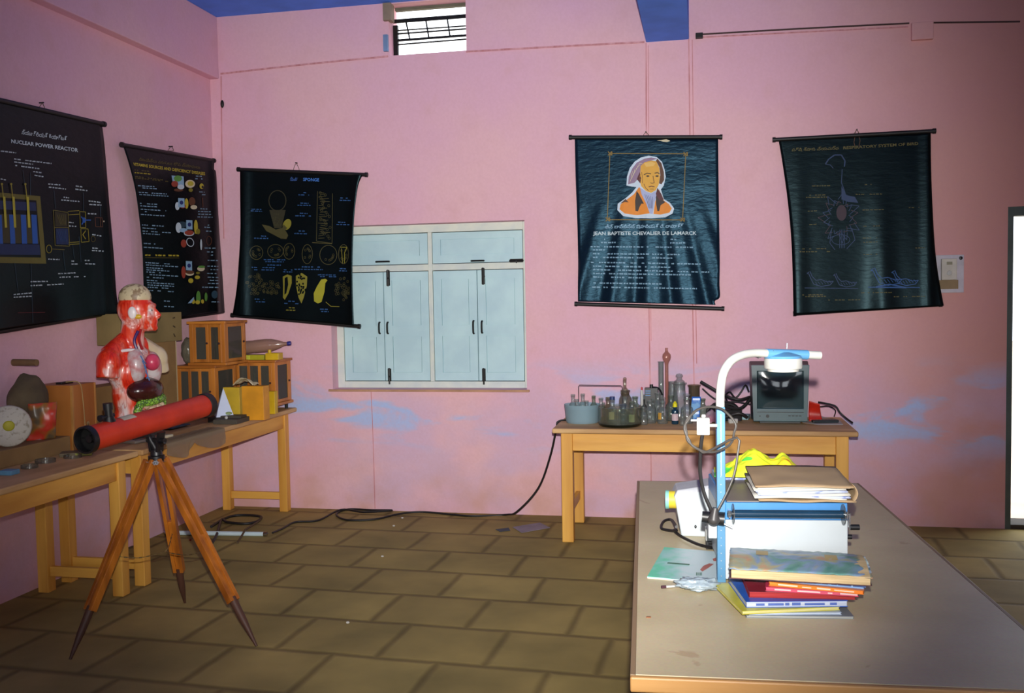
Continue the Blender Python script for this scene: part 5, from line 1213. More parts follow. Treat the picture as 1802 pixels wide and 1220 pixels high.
lathed('thistle_funnel', 'tall bulbed glass funnel tube rising above all the bottles', 'funnel', [(0,.001),(.024,0),(.024,.004),(.012,.01),(.012,zb_-.055),(.014,zb_-.04),(.025,zb_-.02),(.030,zb_),(.027,zb_+.018),(.012,zb_+.034),(.009,zb_+.045),(.010,z2),(.007,z2)], (at(1174, 6.54), 6.54, BH), glass('smoky_glass', (226,196,180), edge=.55, body=(200,150,130), fac=.15), 24)
lathed('conical_flask', 'tall conical clear flask around the base of the bulbed funnel', 'flask', [(0,.002),(.045,0),(.048,.006),(.030,.20),(.028,.245),(.031,.250),(.026,.248),(.028,.20),(.045,.008)], (at(1184, 6.62), 6.62, BH), M_clear, 26)
lathed('glass_funnel', 'upturned small glass funnel beside the flask', 'funnel', [(.050,0),(.048,.006),(.012,.05),(.009,.06),(.008,.16),(.006,.16),(.007,.06),(.045,.004)], (at(1134, 6.60), 6.60, BH), M_clear, 22)
MORE = [('slim clear bottle at the outer front edge of the row beside the milky tub', 1058, 6.46, .030, .15, M_clear), ('clear bottle peeping between the tub and the glass bowl', 1062, 6.36, .024, .13, M_clear),
 ('short clear bottle right in front of the striped battery', 1133, 6.22, .026, .115, M_clear), ('round clear bottle between the striped battery and the flask', 1149, 6.37, .021, .155, M_clear),
 ('small clear vial in front of the tall stoppered jar', 1201, 6.20, .018, .10, M_clear), ('squat clear bottle behind the blue packet', 1237, 6.45, .034, .15, M_clear2)]
for lb_, px, yy, r, h, mm in MORE: lathed('glass_bottle', lb_, 'bottle', bottle_prof(r, h), (at(px, yy), yy, BH), mm, 20, G1)
# battery pack, tube
x0 = at(1139, 6.52)
t = thing('battery', 'small black and blue battery box behind the clear bottles', 'battery', (x0+.03, 6.53, BH))
z = W(1140, 683, Y=6.5).z-BH
sbox('case_body', M_black, t, (-.045,.045,-.03,.03,0,z)); 
b = NB()
for k in range(3): box(b, -.040, -.005, -.0325, -.030, z-.055+.015*k, z-.047+.015*k)
obj('blue_stripes', b, flat('stripe_blue', (70,120,170), .4), t); b = NB(); cone(b, (.0,0,z), (.0,0,z+.022), .012, n=12); tube(b, [(.012,0,z+.003),(.05,0,z-.005),(.075,0,z-.05)], .006, 6); obj('terminal', b, M_black, t, smooth=True)
lathed('marker_tube', 'slim white tube with red tip standing by the battery box', 'tube', [(0,0),(.009,0),(.010,.004),(.010,z-.02),(.007,z-.01),(0,z-.01)], (at(1130, 6.46), 6.46, BH), M_white, 14, parts=(('red_tip', [(0,z-.012),(.007,z-.012),(.006,z+.008),(0,z+.012)], flat('tip_red', (200,40,50), .4)),))
# blue packet
b = NB(); q = W(1222, 742, Y=6.33)
grid(b, lambda u, v: Vector((q.x-.028+.06*u+.012*v, 6.40+.012*sin(v*5)-.03*(1-v), BH+.003+.165*v)), 8, 14, lambda u, v: Vector((0,.003+.03*sin(u*pi)*sin(v*pi),0)))
m = mat('blue_wrapper', (50,110,200), .3, rgb2=(130,180,225), scale=14, lo=.45, hi=.55)
tag(obj('foil_packet', b, m, origin=(q.x, 6.4, BH), smooth='all'), 'bright blue printed packet standing at the end of the bottles', 'packet')
# tangle of black leads and junk behind the projector arm
def bt(px, py, Y): return W(px, py, Y=Y)
rr = random.Random(3)
cable('tangled_leads', 'tangle of black leads piled between bottles and television', [bt(1233,672,6.52), bt(1250,682,6.5), bt(1275,696,6.48), bt(1300,704,6.46), bt(1320,700,6.5), bt(1300,720,6.45), bt(1262,712,6.42), bt(1245,725,6.40), bt(1270,735,6.38), bt(1300,728,6.36), bt(1315,735,6.38)], .011)
cable('black_lead', 'black lead looping up against the wall behind the black adapter', [bt(1290,722,6.55), bt(1277,700,6.6), bt(1284,690,6.62), bt(1294,700,6.6), bt(1304,690,6.6), bt(1312,678,6.6), bt(1318,690,6.58)], .006)
cable('thin_lead', 'thin black lead crossing behind the tangle of leads', [bt(1236,684,6.62), bt(1262,704,6.6), bt(1300,708,6.6), bt(1322,712,6.58)], .005)
c = bt(1285, 722, 6.5)
t = thing('black_adapter', 'black adapter block among the tangled leads', 'adapter', (c.x, 6.47, BH), .3)
sbox('case_body', M_black, t, (-.09,.07,-.04,.04,0,.075), bevel=.006); b = NB(); tube(b, [(-.09,0,.06),(-.12,.0,.10),(-.06,.01,.115),(.02,0,.105),(.07,0,.05)], .014, 8); obj('lead', b, M_cable, t, smooth=True)
t = thing('white_plug', 'white plug lying among the black leads', 'plug', (at(1290,6.30), 6.33, BH), .4); sbox('plug_body', M_white, t, (-.03,.03,-.014,.014,0,.03), bevel=.004)
b = NB()
for s in (-1, 1): cone(b, (.03,.006*s,.015), (.05,.006*s,.015), .003, n=8)
obj('pins', b, M_chrome, t)
b = NB(); grid(b, lambda u, v: Vector((at(1248,6.35)-.05+.13*u, 6.29+.08*v, BH+.006+.075*sin(u*pi)*sin(v*pi)+.02*mnoise.noise(Vector((u*6, v*6, 0))))), 22, 16, lambda u, v: Vector((0,0,.002)))
tag(obj('pink_wrapper', b, mat('pink_film', (176,110,130), .4, rgb2=(150,140,146), scale=10), origin=(at(1248,6.35), 6.35, BH), smooth='all'), 'crumpled pinkish plastic wrapper behind the cable coil', 'wrapper')
b = NB(); prism(b, [(-.09,-.04,0),(.03,-.05,0),(.05,.05,0),(-.07,.06,0)], (0,0,.03)); o = obj('pale_blue_carton', b, mat('pale_blue_card', (150,190,200), .6), bevel=.002); o.location = (at(1308,6.56), 6.56, BH); tag(o, 'pale blue carton corner showing between the leads and the television', 'carton')

# television
TX0, TX1 = bt(1321, 700, 6.36).x, bt(1424, 700, 6.36).x
t = thing('television', 'small dark grey tube television on the back table beside the bottles', 'television', ((TX0+TX1)/2, 6.40, BH)); hw2 = (TX1-TX0)/2
M_tv = mat('tv_grey', (70,96,100), .38, rgb2=(60,84,90), scale=3, coat=.2); M_tvd = mat('tv_dark', (24,27,28), .45)
zt_ = .385
b = NB()
def tvr(y, w0, w1, z0, z1): return [(-w0,y,z0),(w0,y,z0),(w1,y,z1),(-w1,y,z1)]
S0 = tvr(-.075, hw2*.93, hw2, .012, zt_); 
f0 = [b.verts.new(Vector(p)) for p in tvr(-.050, hw2*.92, hw2*.98, .016, zt_-.002)]; f1 = [b.verts.new(Vector(p)) for p in tvr(.06, hw2*.97, hw2*1.02, .012, zt_+.018)]
f2 = [b.verts.new(Vector(p)) for p in tvr(.24, hw2*.72, hw2*.70, .03, zt_-.06)]
b.faces.new(f0[::-1]); b.faces.new(f2)
for P_, Q_ in ((f0, f1), (f1, f2)):
    for i in range(4): b.faces.new((P_[i], P_[(i+1)%4], Q_[(i+1)%4], Q_[i]))
obj('rear_case', b, M_tvd, t, bevel=.008)
# bezel ring with opening
b = NB(); oz0, oz1, ox = .098, .345, hw2*.79
fr_ = [(-hw2*.92,.014),(hw2*.92,.014),(hw2*.99,zt_),(-hw2*.99,zt_)]; inn = [(-ox,oz0),(ox,oz0),(ox,oz1),(-ox,oz1)]
ov = [b.verts.new((x,-.080,z)) for x, z in fr_]; iv = [b.verts.new((x,-.080,z)) for x, z in inn]; i2 = [b.verts.new((x*.95,-.058,(z-.22)*.95+.22)) for x, z in inn]; ob = [b.verts.new((x,-.048,z)) for x, z in fr_]
for i in range(4):
    j = (i+1) % 4
    b.faces.new((ov[i], ov[j], iv[j], iv[i])); b.faces.new((iv[i], iv[j], i2[j], i2[i])); b.faces.new((ob[i], ob[j], ov[j], ov[i]))
obj('bezel', b, M_tv, t, bevel=.004)
b = NB(); grid(b, lambda u, v: Vector((ox*(2*u-1)*.96, -.0575-.016*(1-(2*u-1)**2)*(1-(2*v-1)**2)-.004, oz0+.005+(oz1-oz0-.01)*v)), 16, 12)
obj('screen', b, mat('crt_screen', (48,66,70), .08, var=.02, spec=.6), t, smooth='all')
b = NB(); box(b, -ox*1.0, ox*1.0, -.083, -.079, .074, .079); box(b, -ox*.9, -ox*.86, -.0835, -.079, .045, .055); 
for k in range(4): box(b, .05+k*.022, .066+k*.022, -.0835, -.079, .050, .056)
obj('front_buttons', b, flat('tv_button', (20,24,26), .3), t)
b = NB(); cone(b, (-ox*.55,-.084,.050), (-ox*.55,-.079,.050), .011, n=16); obj('power_button', b, flat('tv_button', (20,24,26), .3), t, smooth=True)
b = NB(); box(b, -hw2*.7, hw2*.7, -.06, .16, 0, .014); obj('foot', b, M_tvd, t, bevel=.002)
b = NB(); box(b, -.02, .02, 0, .01, zt_+.0, zt_+.001); b.free()
# things to the right of the tv
x0 = TX1+.004
b = NB(); grid(b, lambda u, v: Vector((x0+.004+.085*u-.02*v*u, 6.44+.02*sin(v*4), BH+.004+.135*v*(1-.15*u))), 10, 12, lambda u, v: Vector((0,.006+.05*sin(u*pi)*sin(v*pi),0)))
tag(obj('red_packet', b, mat('tomato_plastic', (206,44,24), .4, rgb2=(170,30,20)), origin=(x0, 6.44, BH), smooth='all'), 'crumpled red packet against the side of the television', 'packet')
cable('black_lead', 'black lead arching from the red packet over to the table corner', [bt(1440,708,6.5), bt(1452,710,6.48), bt(1470,715,6.46), bt(1478,726,6.44), bt(1490,737,6.42), W(1500,744,Z=BH+.008)], .006)
cable('black_lead', 'second black lead below the arching one', [bt(1442,716,6.52), bt(1458,715,6.54), bt(1470,722,6.52), W(1468,733,Z=BH+.01)], .004)
def flatp(name, label, px, m, z=.0015, t_=.0015, cat='paper'):
    b = NB(); prism(b, [W(x, y, Z=BH+z) for x, y in px], (0,0,t_)); c = W(*px[0], Z=BH); return tag(obj(name, b, m, origin=c), label, cat)
flatp('paper_sheet', 'crumpled white papers under the remote control at the television\'s foot', [(1412,744),(1440,732),(1478,740),(1484,748),(1440,748)], M_paper)
q = W(1452, 742, Z=BH+.01)
t = thing('remote_control', 'dark grey remote control lying on white papers beside the television', 'remote control', (q.x, q.y, BH+.003), radians(12))
sbox('remote_body', mat('remote_grey', (40,48,52), .4), t, (-.085,.085,-.022,.022,0,.018), bevel=.006)
b = NB()
for i in range(6):
    for j in range(2): box(b, -.06+i*.02, -.05+i*.02, -.012+j*.014, -.004+j*.014, .0175, .0195)
obj('buttons', b, flat('remote_keys', (80,84,88), .5), t)
t = thing('kraft_envelope', 'brown envelope lying behind the remote control on the back table', 'envelope', (.80, 6.52, BH), .3); sbox('envelope_body', mat('kraft', (168,130,88), .8), t, (-.11,.08,-.06,.06,0,.004), bevel=0)

# switch board behind the bird chart
p0, p1 = W(1630, 450, Y=D-.01), W(1695, 515, Y=D-.01)
t = thing('switch_board', 'white switch board with a meter unit on the wall beside the bird chart', 'switch board', ((p0.x+p1.x)/2, D, p1.z)); X_ = (p0.x+p1.x)/2; hx = (p1.x-p0.x)/2; h = p0.z-p1.z
sbox('board', mat('board_white', (206,200,210), .5), t, (-hx,hx,-.025,-.0005,0,h))
sbox('meter_unit', mat('ivory_unit', (216,210,196), .4), t, (hx-.145,hx-.050,-.055,-.025,h*.34,h*.90), bevel=.004)
sbox('brown_strip', mat('tan_strip', (150,126,90), .6), t, (-hx+.04,hx-.035,-.029,-.025,.025,h*.34), bevel=.001)
b = NB(); lathe(b, [(0,.006),(.010,.004),(.012,0)], n=14, M=Matrix.Translation((hx-.02,-.026,h-.022)) @ Matrix.Rotation(pi/2,4,'X')); obj('screw_knob', b, M_black, t)
b = NB(); box(b, hx-.115, hx-.08, -.058, -.054, h*.74, h*.82); obj('display', b, flat('meter_display', (140,136,112), .3), t)
b = NB(); lathe(b, [(0,.004),(.014,.003),(.016,0)], n=18, M=Matrix.Translation((hx-.097,-.055,h*.52)) @ Matrix.Rotation(pi/2,4,'X')); obj('push_button', b, M_white, t)

# =================================================================== FOREGROUND DESK
DZ = .76
c = {k: W(x, y, Z=DZ) for k, (x, y) in dict(nl=(1088,1191), fl=(1121,846), fr=(1511,850)).items()}
ang = atan2(c['fr'].y-c['fl'].y, c['fr'].x-c['fl'].x); wd = (c['fr']-c['fl']).length; ln = (c['nl']-c['fl']).length
M_lam = bpy.data.materials.new('beige_laminate'); M_lam.use_nodes = True
_N = M_lam.node_tree.nodes; _L = M_lam.node_tree.links; _b = _N['Principled BSDF']; _b.inputs['Roughness'].default_value = .45
_t = _N.new('ShaderNodeTexCoord'); _n = _N.new('ShaderNodeTexNoise'); _n.inputs['Scale'].default_value = 3; _n.inputs['Detail'].default_value = 8; _L.new(_t.outputs['Object'], _n.inputs['Vector'])
_n2 = _N.new('ShaderNodeTexNoise'); _n2.inputs['Scale'].default_value = 120; _L.new(_t.outputs['Object'], _n2.inputs['Vector'])
_c = _N.new('ShaderNodeValToRGB'); _c.color_ramp.elements[0].position = .3; _c.color_ramp.elements[1].position = .7; _c.color_ramp.elements[0].color = srgb((188,172,136)); _c.color_ramp.elements[1].color = srgb((208,192,156)); _L.new(_n.outputs['Fac'], _c.inputs[0])
_w = _N.new('ShaderNodeTexNoise'); _w.inputs['Scale'].default_value = 5.5; _w.inputs['Detail'].default_value = 4; _w.inputs['Distortion'].default_value = 1.2; _L.new(_t.outputs['Object'], _w.inputs['Vector'])
_s = _N.new('ShaderNodeValToRGB'); _s.color_ramp.elements[0].position = .685; _s.color_ramp.elements[1].position = .72; _s.color_ramp.elements[0].color = (0,0,0,1); _s.color_ramp.elements[1].color = (.35,.35,.35,1); _L.new(_w.outputs['Fac'], _s.inputs[0])
_m = _N.new('ShaderNodeMix'); _m.data_type = 'RGBA'; _L.new(_s.outputs[0], _m.inputs[0]); _L.new(_c.outputs[0], _m.inputs[6]); _m.inputs[7].default_value = srgb((150,104,70))
_m2 = _N.new('ShaderNodeMix'); _m2.data_type = 'RGBA'; _m2.blend_type = 'OVERLAY'; _m2.inputs[0].default_value = .12; _L.new(_m.outputs[2], _m2.inputs[6]); _L.new(_n2.outputs['Color'], _m2.inputs[7]); _L.new(_m2.outputs[2], _b.inputs['Base Color'])
desk = thing('demonstration_desk', 'long beige laminate topped desk carrying the overhead projector', 'desk', (c['fl'].x, c['fl'].y, 0), ang)
# local frame: x to the right, y away from the viewer, origin at the far left corner
sbox('laminate_top', M_lam, desk, (.012, wd-.012, -ln+.016, -.012, DZ-.006, DZ), bevel=.001)
M_edge = wood('desk_edge_wood', (206,158,96), (172,124,70), 'x', scale=6); M_edge2 = wood('desk_edge_dark', (150,124,92), (124,98,70), 'y', scale=6)
b = NB(); box(b, 0, wd, -ln, -ln+.016, DZ-.035, DZ-.0005); obj('edge_strip', b, M_edge, desk, bevel=.004)
b = NB(); box(b, 0, .012, -ln+.016, 0, DZ-.035, DZ-.0005); box(b, wd-.012, wd, -ln+.016, 0, DZ-.035, DZ-.0005); box(b, .012, wd-.012, -.012, 0, DZ-.035, DZ-.0005); box(b, .012, wd-.012, -ln+.016, -.012, DZ-.034, DZ-.006); obj('edge_strip', b, M_edge2, desk, bevel=.002)
Mdk = mat('desk_side_wood', (120,96,70), .6, rgb2=(96,76,54), scale=4, stretch=(1,1,.2))
sbox('side_panel', Mdk, desk, (.02,.045,-ln+.03,-.03,.04,DZ-.035)); sbox('side_panel', Mdk, desk, (wd-.045,wd-.02,-ln+.03,-.03,.04,DZ-.035)); sbox('back_panel', Mdk, desk, (.045,wd-.045,-.06,-.035,.04,DZ-.035))
b = NB(); box(b, .03, wd-.03, -ln+.04, -.04, 0, .04); obj('plinth', b, Mdk, desk)
DM = Matrix.Translation((c['fl'].x, c['fl'].y, 0)) @ Matrix.Rotation(ang, 4, 'Z')
def dk(x, y, z=DZ): return W(x, y, Z=z)

# ---- overhead projector
p = W(1277, 1027, Z=DZ); q = W(1492, 1030, Z=DZ); ow = (q-p).length; oa = atan2(q.y-p.y, q.x-p.x); OA = oa
ohp = thing('overhead_projector', 'white and blue overhead projector with a curved white arm on the desk', 'projector', (p.x, p.y, DZ), oa)
OM = Matrix.Translation((p.x, p.y, DZ)) @ Matrix.Rotation(oa, 4, 'Z'); OI = OM.inverted()
def ol(x, y, Yl):
    """local point on the projector's own plane y=Yl seen at a photo pixel"""
    n = OM.to_3x3() @ Vector((0,1,0)); o = OM @ Vector((0,Yl,0)); v = Fw + Rt*((x-901)/F_PX) - Up*((y-610)/F_PX); t = (o-EYE).dot(n)/v.dot(n); return OI @ (EYE+v*t)
OH = ol(1400, 884, 0).z; OD = .46
M_ow = mat('projector_white', (182,190,194), .4, var=.03); M_ob = mat('projector_blue', (60,128,190), .4, var=.06); M_oblt = mat('post_blue', (84,138,176), .4, metal=.1, var=.1)
zb = ol(1400, 916, 0).z
b = NB(); prism(b, [(0,0,.012),(0,OD,.012),(0,OD,zb),(0,0,zb)], (ow,0,0)); obj('lower_housing', b, M_ow, ohp, bevel=.003)
b = NB(); prism(b, [(0,.002,zb),(0,OD,zb),(0,OD,OH-.003),(0,.004,OH-.003)], (ow,0,0)); obj('upper_housing', b, M_ob, ohp, bevel=.003)
sbox('stage_frame', mat('stage_grey', (128,118,112), .5, scale=4), ohp, (.006,ow-.006,.012,OD-.008,OH-.003,OH))
b = NB()
for sx in (.03, ow-.03):
    for sy in (.04, OD-.04): cone(b, (sx,sy,0), (sx,sy,.012), .013, n=12)
obj('feet', b, M_rubber, ohp)
# roller
rz = ol(1400, 905, -.03).z; rx0, rx1 = ol(1290, 905, -.03).x, ol(1484, 905, -.03).x
b = NB(); cone(b, (rx0, -.03, rz), (rx1, -.03, rz), .0115, n=20); obj('film_roller', b, mat('roller_film', (26,54,76), .2), ohp, smooth=True)
b = NB(); cone(b, (rx0-.016,-.03,rz), (rx1+.018,-.03,rz), .004, n=10)
for xx in (rx0, rx1): cone(b, (xx-.0015,-.03,rz), (xx+.0015,-.03,rz), .029, n=28)
cone(b, (rx0-.016,-.03,rz), (rx0-.006,-.03,rz), .009, n=14); obj('roller_flange', b, glass('smoked_flange', (120,130,135), gloss=.15), ohp, smooth=True)
b = NB()
for xx in (rx0-.010, rx1+.010): box(b, xx-.002, xx+.002, -.036, .004, rz-.012, rz+.008)
obj('roller_bracket', b, M_chrome, ohp)
ck = ol(1495, 928, -.03)
b = NB(); box(b, rx1+.014, rx1+.019, -.034, -.026, ck.z, rz+.004); obj('crank_arm', b, M_chrome, ohp); b = NB(); cone(b, (rx1+.018,-.03,ck.z), (rx1+.044,-.03,ck.z), .008, n=14); obj('crank_knob', b, M_black, ohp, smooth=True)
zz = ol(1495, 945, .03).z; b = NB(); cone(b, (ow,.03,zz), (ow+.018,.03,zz), .007, n=12); obj('side_knob', b, M_black, ohp, smooth=True)
# post at the front left corner
pw0, pw1 = ol(1261, 900, .02).x, ol(1276, 900, .02).x; pt = ol(1268, 716, .02).z; pcx = (pw0+pw1)/2; ph = (pw1-pw0)/2
sbox('post', M_oblt, ohp, (pcx-ph,pcx+ph,.006,.034,.0,pt), bevel=.002)
b = NB()
for k in range(22): z = .02+k*.0225; cone(b, (pcx-ph*.1,.0055,z), (pcx-ph*.1,.0045,z), .0016, n=8)
box(b, pcx-.0015, pcx+.0015, .0045, .006, pt-.20, pt-.02); obj('rack_holes', b, flat('steel_hole', (190,200,206), .3, .6), ohp)
zc_ = ol(1262, 935, .0).z; sbox('post_clamp', M_ow, ohp, (pcx-ph-.026,pcx-ph-.001,-.002,.036,zc_-.022,zc_+.025), bevel=.003)
b = NB(); cone(b, (pcx-ph-.045,-.012,zc_+.045), (pcx-ph+.018,-.020,zc_+.04), .016, .020, n=18); obj('height_knob', b, M_black, ohp, smooth=True)
b = NB(); cone(b, (pcx+.0,-.02,zc_+.028), (pcx+.028,-.028,zc_+.016), .003, n=8); obj('knob_pin', b, M_chrome, ohp, smooth=True)
# white arm
AP = [(1268,722,.02),(1268,700,.02),(1269,676,.02),(1274,654,.03),(1287,635,.05),(1306,625,.08),(1328,621.5,.12),(1350,622,.15)]
P = [ol(x, y, Y) for x, y, Y in AP]; P[0].x = P[1].x = pcx
b = NB(); tube(b, P, .0125, 18, sm=6); obj('arm', b, M_white, ohp, smooth=True)
h0, h1, h2 = ol(1348,622.5,.15), ol(1420,624.5,.20), ol(1443,625.5,.215)
b = NB(); cone(b, h0, h1, .0148, n=24); obj('arm_sleeve', b, mat('sleeve_blue', (90,150,196), .35, var=.06), ohp, smooth=True)
b = NB(); cone(b, h1, h2, .0125, n=24); obj('arm_end', b, M_white, ohp, smooth=True)
hc = (h0+h1)/2; hc = Vector((ol(1378,640,.175).x, .175, 0)); zt1 = ol(1378,632,.175).z; zt0 = ol(1378,650,.175).z; HR = (ol(1411,640,.175).x-ol(1345,640,.175).x)/2
b = NB(); lathe(b, [(0,zt0-.006),(HR*.82,zt0-.006),(HR*.84,zt0+.002),(HR*.98,zt0+.003),(HR,zt0+.006),(HR,zt1),(HR*.97,zt1+.003),(0,zt1+.004)], c=(hc.x,hc.y,0), n=40); obj('lens_drum', b, M_white, ohp, smooth=True)
b = NB(); lathe(b, [(HR*1.0,zt1+.003),(HR*.95,zt1+.010),(.018,zt1+.022),(0,zt1+.022)], c=(hc.x,hc.y,0), n=36); obj('head_cap', b, mat('sleeve_blue', (90,150,196), .35), ohp, smooth=True)
b = NB(); grid(b, lambda u, v: Vector((hc.x-HR-.022+.045*u, hc.y-.03+.075*v, zt1+.004+.02*u)), 2, 2, lambda u, v: Vector((0,0,.004))); obj('mirror_flap', b, M_black, ohp)
b = NB(); cone(b, ((h0.x+h1.x)/2,hc.y,h0.z+.012), ((h0.x+h1.x)/2+.001,hc.y,h0.z+.030), .0025, n=8); obj('focus_screw', b, M_chrome, ohp)

# ---- items on the projector's top
OT = DZ+OH
t = thing('folder_stack', 'brown manila folder bulging with papers on top of the overhead projector', 'folder', tuple(OM @ Vector((ow*.56,.20,OH))), oa-radians(2))
TI = (Matrix.Translation(OM @ Vector((ow*.56,.20,OH))) @ Matrix.Rotation(oa-radians(2), 4, 'Z')).inverted()
def tk(x, y, z): return TI @ W(x, y, Z=z)
f0, f1 = tk(1328, 876, OT+.012), tk(1508, 884, OT+.012); bk = tk(1345, 815, OT+.07); 
fy = (f0.y+f1.y)/2; fx0, fx1 = f0.x, f1.x; fyb = bk.y
M_man = mat('manila', (172,146,112), .75, rgb2=(158,132,100), scale=4)
def cov(z, b0, b1, bulge, x0, x1, y0, y1, name, m, th=.0025):
    b = NB(); grid(b, lambda u, v: Vector((x0+(x1-x0)*u, y0+(y1-y0)*v, z+b0*(1-v)+b1*v+bulge*sin(u*pi)*.6+.004*mnoise.noise(Vector((u*3, v*3, z*40))))), 16, 12, lambda u, v: Vector((0,0,th))); return obj(name, b, m, t, smooth='all')
cov(.006, .0, .002, .0, fx0+.01, fx1+.004, fy, fyb+.02, 'lower_cover', M_man)
for k in range(6):
    b = NB(); z = .013+k*.0055; dx = random.uniform(-.012,.004)
    grid(b, lambda u, v: Vector((fx0+.006+dx+(fx1-fx0-.02)*u, fy+.004+.002*k+(fyb-fy)*v, z+.003*sin(u*4+k))), 12, 4, lambda u, v: Vector((0,0,.0035))); obj('papers', b, mat('blue_white_paper', (176,184,208), .7, rgb2=(110,126,180), scale=30, lo=.40, hi=.5) if k in (1,3) else M_paper, t, smooth='all')
cov(.047, .0, .012, .004, fx0, fx1-.002, fy-.002, fyb, 'upper_cover', M_man)
b = NB(); grid(b, lambda u, v: Vector((fx1-.004+.010*sin(v*pi), fy-.002+(fyb-fy)*u, .008+.046*v)), 8, 8, lambda u, v: Vector((.002,0,0))); obj('folder_spine', b, M_man, t, smooth='all')
# booklet edge under folder (left), yellow cloth, back papers
def onTop(name, label, cat, m, a, x, y, r_=0.):
    o = tag(sbox(name, m, None, a, bevel=0), label, cat); o.location = OM @ Vector((x, y, OH+.0002)); o.rotation_euler = (0,0,oa+r_); return o
onTop('magazine', 'grey and blue magazine lying under the folder on the projector top', 'magazine', mat('slate_pages', (120,126,140), .6, rgb2=(170,170,176), scale=16), (.0,.055,-.10,.10,0,.0055), .10, .16)
onTop('paper_bundle', 'blue and white paper bundle under the yellow cloth on the projector top', 'papers', mat('blue_white_paper', (196,204,224), .7), (-.055,.10,-.055,.06,0,.013), .065, .385)
yc = OM @ Vector((.155,.37,OH))
b = NB(); rnd = mnoise
def clothfn(u, v):
    x = -.145+.30*u; y = -.085+.17*v; e = (sin(u*pi)**.6)*(sin(v*pi)**.5)
    h = e*(.018+.060*exp(-((u-.40)/.20)**2)+.055*exp(-((u-.76)/.10)**2)+.016*mnoise.noise(Vector((u*6, v*6, 3)))+.008*mnoise.noise(Vector((u*15, v*15, 1))))
    return Vector((yc.x+x, yc.y+y, OT+.0155+max(h, 0)))
grid(b, clothfn, 50, 34, lambda u, v: Vector((0,0,.002)))
M_cloth = bpy.data.materials.new('fluorescent_cloth'); M_cloth.use_nodes = True
_N = M_cloth.node_tree.nodes; _L = M_cloth.node_tree.links; _t = _N.new('ShaderNodeTexCoord'); _n = _N.new('ShaderNodeTexNoise'); _n.inputs['Scale'].default_value = 10; _n.inputs['Detail'].default_value = 1; _L.new(_t.outputs['Object'], _n.inputs['Vector'])
_c = _N.new('ShaderNodeValToRGB'); _c.color_ramp.interpolation = 'CONSTANT'; e = _c.color_ramp.elements; e[0].position = 0; e[0].color = srgb((80,210,70)); e[1].position = .64; e[1].color = srgb((236,110,30))
for p_, q_ in ((.36,(214,226,40)),(.54,(236,214,30))): x_ = e.new(p_); x_.color = srgb(q_)
_L.new(_n.outputs['Fac'], _c.inputs[0]); _L.new(_c.outputs[0], _N['Principled BSDF'].inputs['Base Color']); _N['Principled BSDF'].inputs['Roughness'].default_value = .8
tag(obj('yellow_cloth', b, M_cloth, origin=(yc.x, yc.y, OT), smooth='all'), 'crumpled fluorescent yellow cloth at the back of the projector top', 'cloth')

# ---- slide projector left of the post
Y0 = 3.30
def sp(x, y): return W(x, y, Y=Y0)
sl = thing('slide_projector', 'small white slide projector tilted beside the overhead projector\'s post', 'projector', (sp(1225,940).x, Y0, DZ)); O = sl.location.copy()
pts = [sp(1187,874), sp(1199,934), sp(1266,934), sp(1266,858)]; zb0 = DZ-.0
for i in (1, 2): pts[i].z = DZ
b = NB(); prism(b, pts, (-.012,.12,0)); obj('housing', b, M_ow, sl, O, bevel=.004)
b = NB(); prism(b, [pts[0]+Vector((-.003,-.001,-.004)), pts[3]+Vector((.0,-.001,-.004)), sp(1266,853)+Vector((0,.01,.0)), sp(1192,864)+Vector((0,.01,0))], (-.01,.10,.006)); obj('top_cover', b, mat('pale_grey_cover', (188,190,196), .5), sl, O, bevel=.003)
la = sp(1189, 884)+Vector((0,.04,0))
b = NB(); cone(b, la+Vector((.005,0,0)), la+Vector((-.024,0,.0)), .031, n=26); obj('lens_barrel', b, mat('lens_yellow', (226,200,60), .5), sl, O, smooth=True)
b = NB(); cone(b, la+Vector((-.024,0,0)), la+Vector((-.036,0,.0)), .033, n=26); obj('lens_ring', b, mat('lens_teal', (140,206,196), .5), sl, O, smooth=True)
b = NB(); ellipsoid(b, sp(1224,927)+Vector((0,-.002,0)), (.004,.004,.006), n=10, m=6); obj('screw', b, M_black, sl, O)
# black cable from slide projector
cable('mains_lead', 'black mains lead curling round the slide projector to the white switch block', [dk(1190,930,DZ+.05)+Vector((0,.02,0)), dk(1181,915,DZ+.012), dk(1168,918,DZ+.008), dk(1164,930,DZ+.008), dk(1180,934,DZ+.01), dk(1192,922,DZ+.02)+Vector((0,-.1,0)), dk(1186,934,DZ+.012), dk(1200,945,DZ+.010), dk(1228,958,DZ+.010), dk(1252,964,DZ+.012)], .0052)
t = thing('switch_block', 'small white switch block standing at the projector post\'s foot', 'switch', tuple(W(1249, 966, Z=DZ)), oa)
sbox('block_case', M_white, t, (-.014,.014,-.012,.012,.028,.075), bevel=.003); sbox('dark_base', M_black, t, (-.013,.016,-.012,.012,0,.028), bevel=.002)
